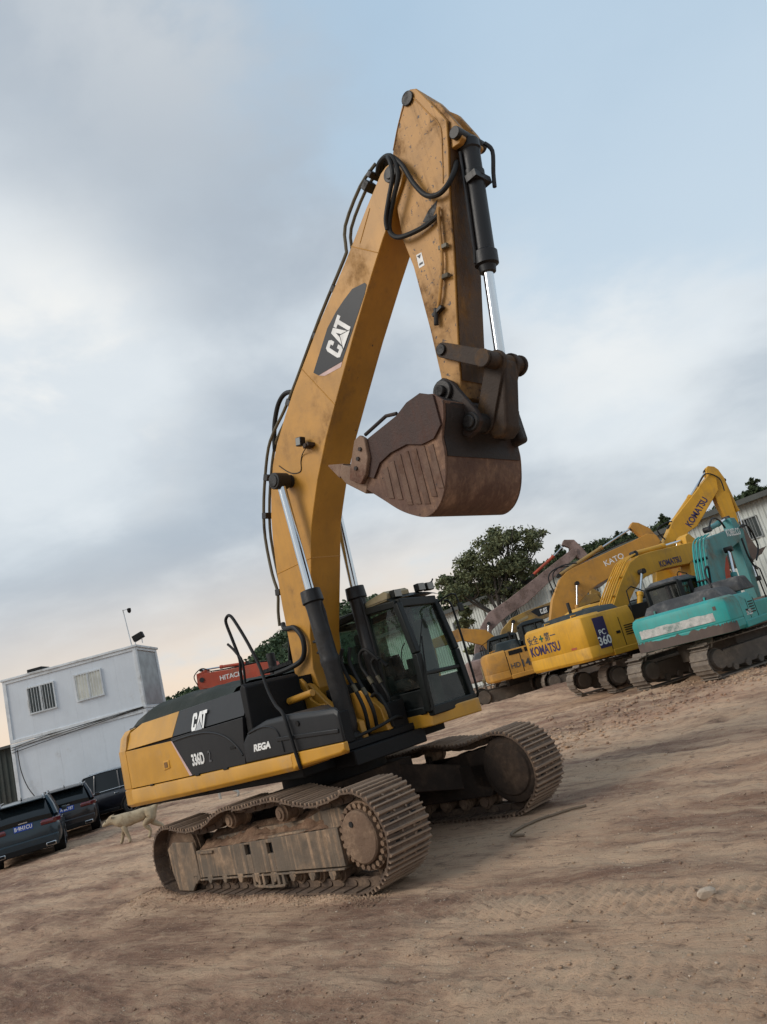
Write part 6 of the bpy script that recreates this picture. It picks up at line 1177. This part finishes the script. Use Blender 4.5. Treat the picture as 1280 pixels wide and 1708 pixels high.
# ------------------------------------------------------------------ dogs
def skinned(name, verts, edges, radii, m, par, sub=2):
    me = bpy.data.meshes.new(name); me.from_pydata(verts, edges, []); o = bpy.data.objects.new(name, me); COL.objects.link(o); o.parent = par
    sm = o.modifiers.new('skin', 'SKIN'); sm.use_smooth_shade = True
    for i, r_ in enumerate(radii):
        sv = me.skin_vertices[0].data[i]; sv.radius = r_ if isinstance(r_, tuple) else (r_, r_); sv.use_root = (i == 0)
    s_ = o.modifiers.new('sub', 'SUBSURF'); s_.levels = s_.render_levels = sub; me.materials.append(m); return o
def dog(label, loc, yaw, m, m2, sc=1.0, pose='walk'):
    T = thing('dog', label, 'dog', loc, R(yaw)); T.scale = (sc,)*3
    V = [(0, 0, .52), (.20, 0, .50), (.36, 0, .52), (.50, 0, .56), (.60, 0, .58), (.71, 0, .53), (.79, 0, .50), (-.18, 0, .53), (-.30, 0, .53), (-.42, 0, .62), (-.50, 0, .74), (-.42, 0, .82)]
    E = [(0, 1), (1, 2), (2, 3), (3, 4), (4, 5), (5, 6), (0, 7), (7, 8), (8, 9), (9, 10), (10, 11)]
    Rr = [(.135, .15), (.15, .175), (.145, .165), (.10, .11), (.098, .095), (.06, .052), (.036, .034), (.125, .135), (.12, .13), (.04, .04), (.045, .045), (.03, .03)]
    sw = {'walk': (.14, -.10, -.12, .14), 'stand': (.02, -.02, -.02, .02)}[pose]
    for k, (s_, d) in enumerate(((-1, sw[0]), (1, sw[1]))):       # front legs
        i = len(V); V += [(.32, s_*.085, .40), (.32+d*.5, s_*.09, .24), (.31+d*.95, s_*.09, .08), (.35+d, s_*.09, .025)]; E += [(2, i), (i, i+1), (i+1, i+2), (i+2, i+3)]; Rr += [.07, .048, .036, .042]
    for k, (s_, d) in enumerate(((-1, sw[2]), (1, sw[3]))):       # hind legs: knee forward, hock back
        i = len(V); V += [(-.27, s_*.085, .40), (-.20+d*.5, s_*.095, .30), (-.37+d*.9, s_*.09, .17), (-.35+d, s_*.09, .05), (-.30+d, s_*.09, .025)]; E += [(8, i), (i, i+1), (i+1, i+2), (i+2, i+3), (i+3, i+4)]; Rr += [.10, .072, .040, .034, .042]
    skinned('body', V, E, Rr, m, T)
    for s_ in (-1, 1): MB().add([(.56, s_*.06, .65), (.62, s_*.05, .66), (.55, s_*.11, .62), (.52, s_*.10, .69)], [(0, 1, 2), (0, 1, 3), (1, 2, 3), (0, 2, 3)]).build('ear', m2, T); MB().cyl((.68, s_*.05, .58), (.69, s_*.06, .58), .012, n=6).build('eye', BLKF, T)
    MB().cyl((.805, 0, .505), (.83, 0, .50), .022, .012, n=8).build('nose', BLKF, T)
    return T
FURP = mat('fur_pale', (.40, .32, .21), .95, dirt=(.20, .13, .07), amt=.4, dscale=5, bump=.6, bscale=60)
FURM = mat('fur_patched', (.52, .50, .45), .95, dirt=(.03, .028, .025), amt=.45, dscale=3.5, bump=.5, bscale=60)
FURD = mat('fur_dark', (.03, .028, .025), .95)
dog('pale yellowish dog walking over the dirt behind the track', (-7.95, 19.3, zat(-7.95, 19.3)), 188, FURP, FURP, 1.12)
dog('black and white patched dog standing behind the track', (-7.15, 24.6, zat(-7.15, 24.6)), 196, FURM, FURD, .85, 'stand')

# ------------------------------------------------------------------ loose things on the ground
STN = mat('stone', (.46, .36, .27), .9, dirt=(.2, .14, .1), amt=.4, dscale=8, bump=.5)
def rock(c, s_, seed, squash=.55):
    g = random.Random(seed); bm = bmesh.new(); bmesh.ops.create_icosphere(bm, subdivisions=2, radius=1)
    d = [Vector((g.gauss(0, 1), g.gauss(0, 1), g.gauss(0, 1))).normalized() for _ in range(7)]; h = [g.uniform(.55, .9) for _ in d]
    for v in bm.verts:
        for dd, hh in zip(d, h):
            k = v.co.dot(dd)
            if k > hh: v.co -= dd*(k-hh)
    bm.transform(Matrix.Diagonal((s_[0], s_[1], s_[2], 1))); me = bpy.data.meshes.new('stone'); bm.to_mesh(me); bm.free(); me.materials.append(STN); return me
o = mk('stone', rock((0, 0, 0), (.085, .05, .042), 4)); o.location = (1.43, 5.53, zat(1.43, 5.53)+.03); o.rotation_euler = (0, .1, .5); tag(o, 'pale brick-sized stone lying alone on the dirt', 'stone')
P = [(.37, 9.00), (.42, 8.84), (.52, 8.80), (.50, 8.95), (.60, 9.12), (.85, 9.28), (1.15, 9.33), (1.42, 9.32)]
hs = MB().tube([(x, y, zat(x, y)+.02) for x, y in [(p.x, p.y) for p in crv([Vector((a, b, 0)) for a, b in [(.56, 8.72), (.45, 8.80), (.44, 8.96), (.56, 9.12), (.82, 9.30), (1.12, 9.38), (1.40, 9.36)]], 6)]], .015, 8).build('old_hose', mat('hose_dusty', (.17, .125, .085), .9))
tag(hs, 'curved piece of dusty hose lying beside the far track', 'hose')
def scatter(name, n, fn, size, m, seed):
    g = np.random.default_rng(seed); ico = bmesh.new(); bmesh.ops.create_icosphere(ico, subdivisions=1, radius=1); bv = np.array([v.co[:] for v in ico.verts]); bf = np.array([[v.index for v in f.verts] for f in ico.faces]); ico.free()
    xy = fn(g, n); z = terrain(xy[:, 0], xy[:, 1]); s_ = size[0]+(size[1]-size[0])*g.random(n)**3
    V = bv[None]*(s_[:, None, None]*(.6+.7*g.random((n, 1, 3)))*np.array([1, 1, .6]))*(1+.3*g.standard_normal((n, len(bv), 1)).clip(-1, 1)); a = g.random(n)*6.28
    ca, sa = np.cos(a)[:, None], np.sin(a)[:, None]; x = V[..., 0]*ca-V[..., 1]*sa; y = V[..., 0]*sa+V[..., 1]*ca
    V = np.stack([x+xy[:, :1], y+xy[:, 1:], V[..., 2]+z[:, None]+.15*s_[:, None]], -1)
    F = bf[None]+(np.arange(n)*len(bv))[:, None, None]
    return kind(mk(name, np_mesh(name, V.reshape(-1, 3), F.reshape(-1, 3), m)), 'stuff')
def fan(g, n):
    r_ = 2.2+34*g.random(n)**1.3; t = g.uniform(-.8, .8, n); return np.stack([r_*np.sin(t), r_*np.cos(t)], -1)
o = scatter('pebbles', 6000, fan, (.004, .014), STN, 5); o['label'] = 'small pale pebbles strewn over the dirt yard'; o['category'] = 'pebbles'
o = scatter('soil_clods', 9000, fan, (.004, .020), DIRT, 6); o['label'] = 'loose clods of brown soil scattered over the yard'; o['category'] = 'soil'
def nearfan(g, n):
    r_ = 2.6+11*g.random(n)**1.2; t = g.uniform(-.75, .75, n); return np.stack([r_*np.sin(t), r_*np.cos(t)], -1)
o = scatter('grit', 9000, nearfan, (.003, .008), STN, 15); o['label'] = 'fine pale grit lying in the foreground dirt'; o['category'] = 'grit'
o = scatter('dark_crumbs', 6000, nearfan, (.003, .009), MUDH, 16); o['label'] = 'dark crumbs of damp soil in the foreground dirt'; o['category'] = 'soil'
def edge(g, n):      # soil squeezed up along the near track and before the idler
    t = g.uniform(-2.7, 2.3, n); w_ = g.normal(0, .10, n); w_ = np.where(t < -1.7, w_*2.6, w_); lx, ly = t, -1.64+w_
    a = R(-42.6); return np.stack([-1.571+lx*math.cos(a)-ly*math.sin(a), 10.52+lx*math.sin(a)+ly*math.cos(a)], -1)
o = scatter('track_soil', 5000, edge, (.004, .017), DIRT, 7); o['label'] = 'crumbled dark soil pushed up along the near track'; o['category'] = 'soil'
def band(g, n):
    x = g.uniform(1.5, 14, n); return np.stack([x, 16+.45*x+g.normal(0, 1.6, n)], -1)
o = scatter('churned_soil', 5000, band, (.012, .06), DIRT, 8); o['label'] = 'churned lumps of soil before the parked machines'; o['category'] = 'soil'
# a bird far up in the sky
bd_ = MB().add([(0, 0, 0), (.28, .05, 0), (-.25, .0, 0), (0, -.04, .05), (0, .04, -.04), (.05, .6, .18), (-.12, .5, .14), (.05, -.6, .18), (-.12, -.5, .14)], [(2, 3, 1, 4), (0, 5, 6), (0, 7, 8), (3, 5, 6), (3, 7, 8)]).build('bird', FURD)
bd_.location = (30.5, 60, 62); tag(bd_, 'tiny dark bird flying high in the clear part of the sky', 'bird')
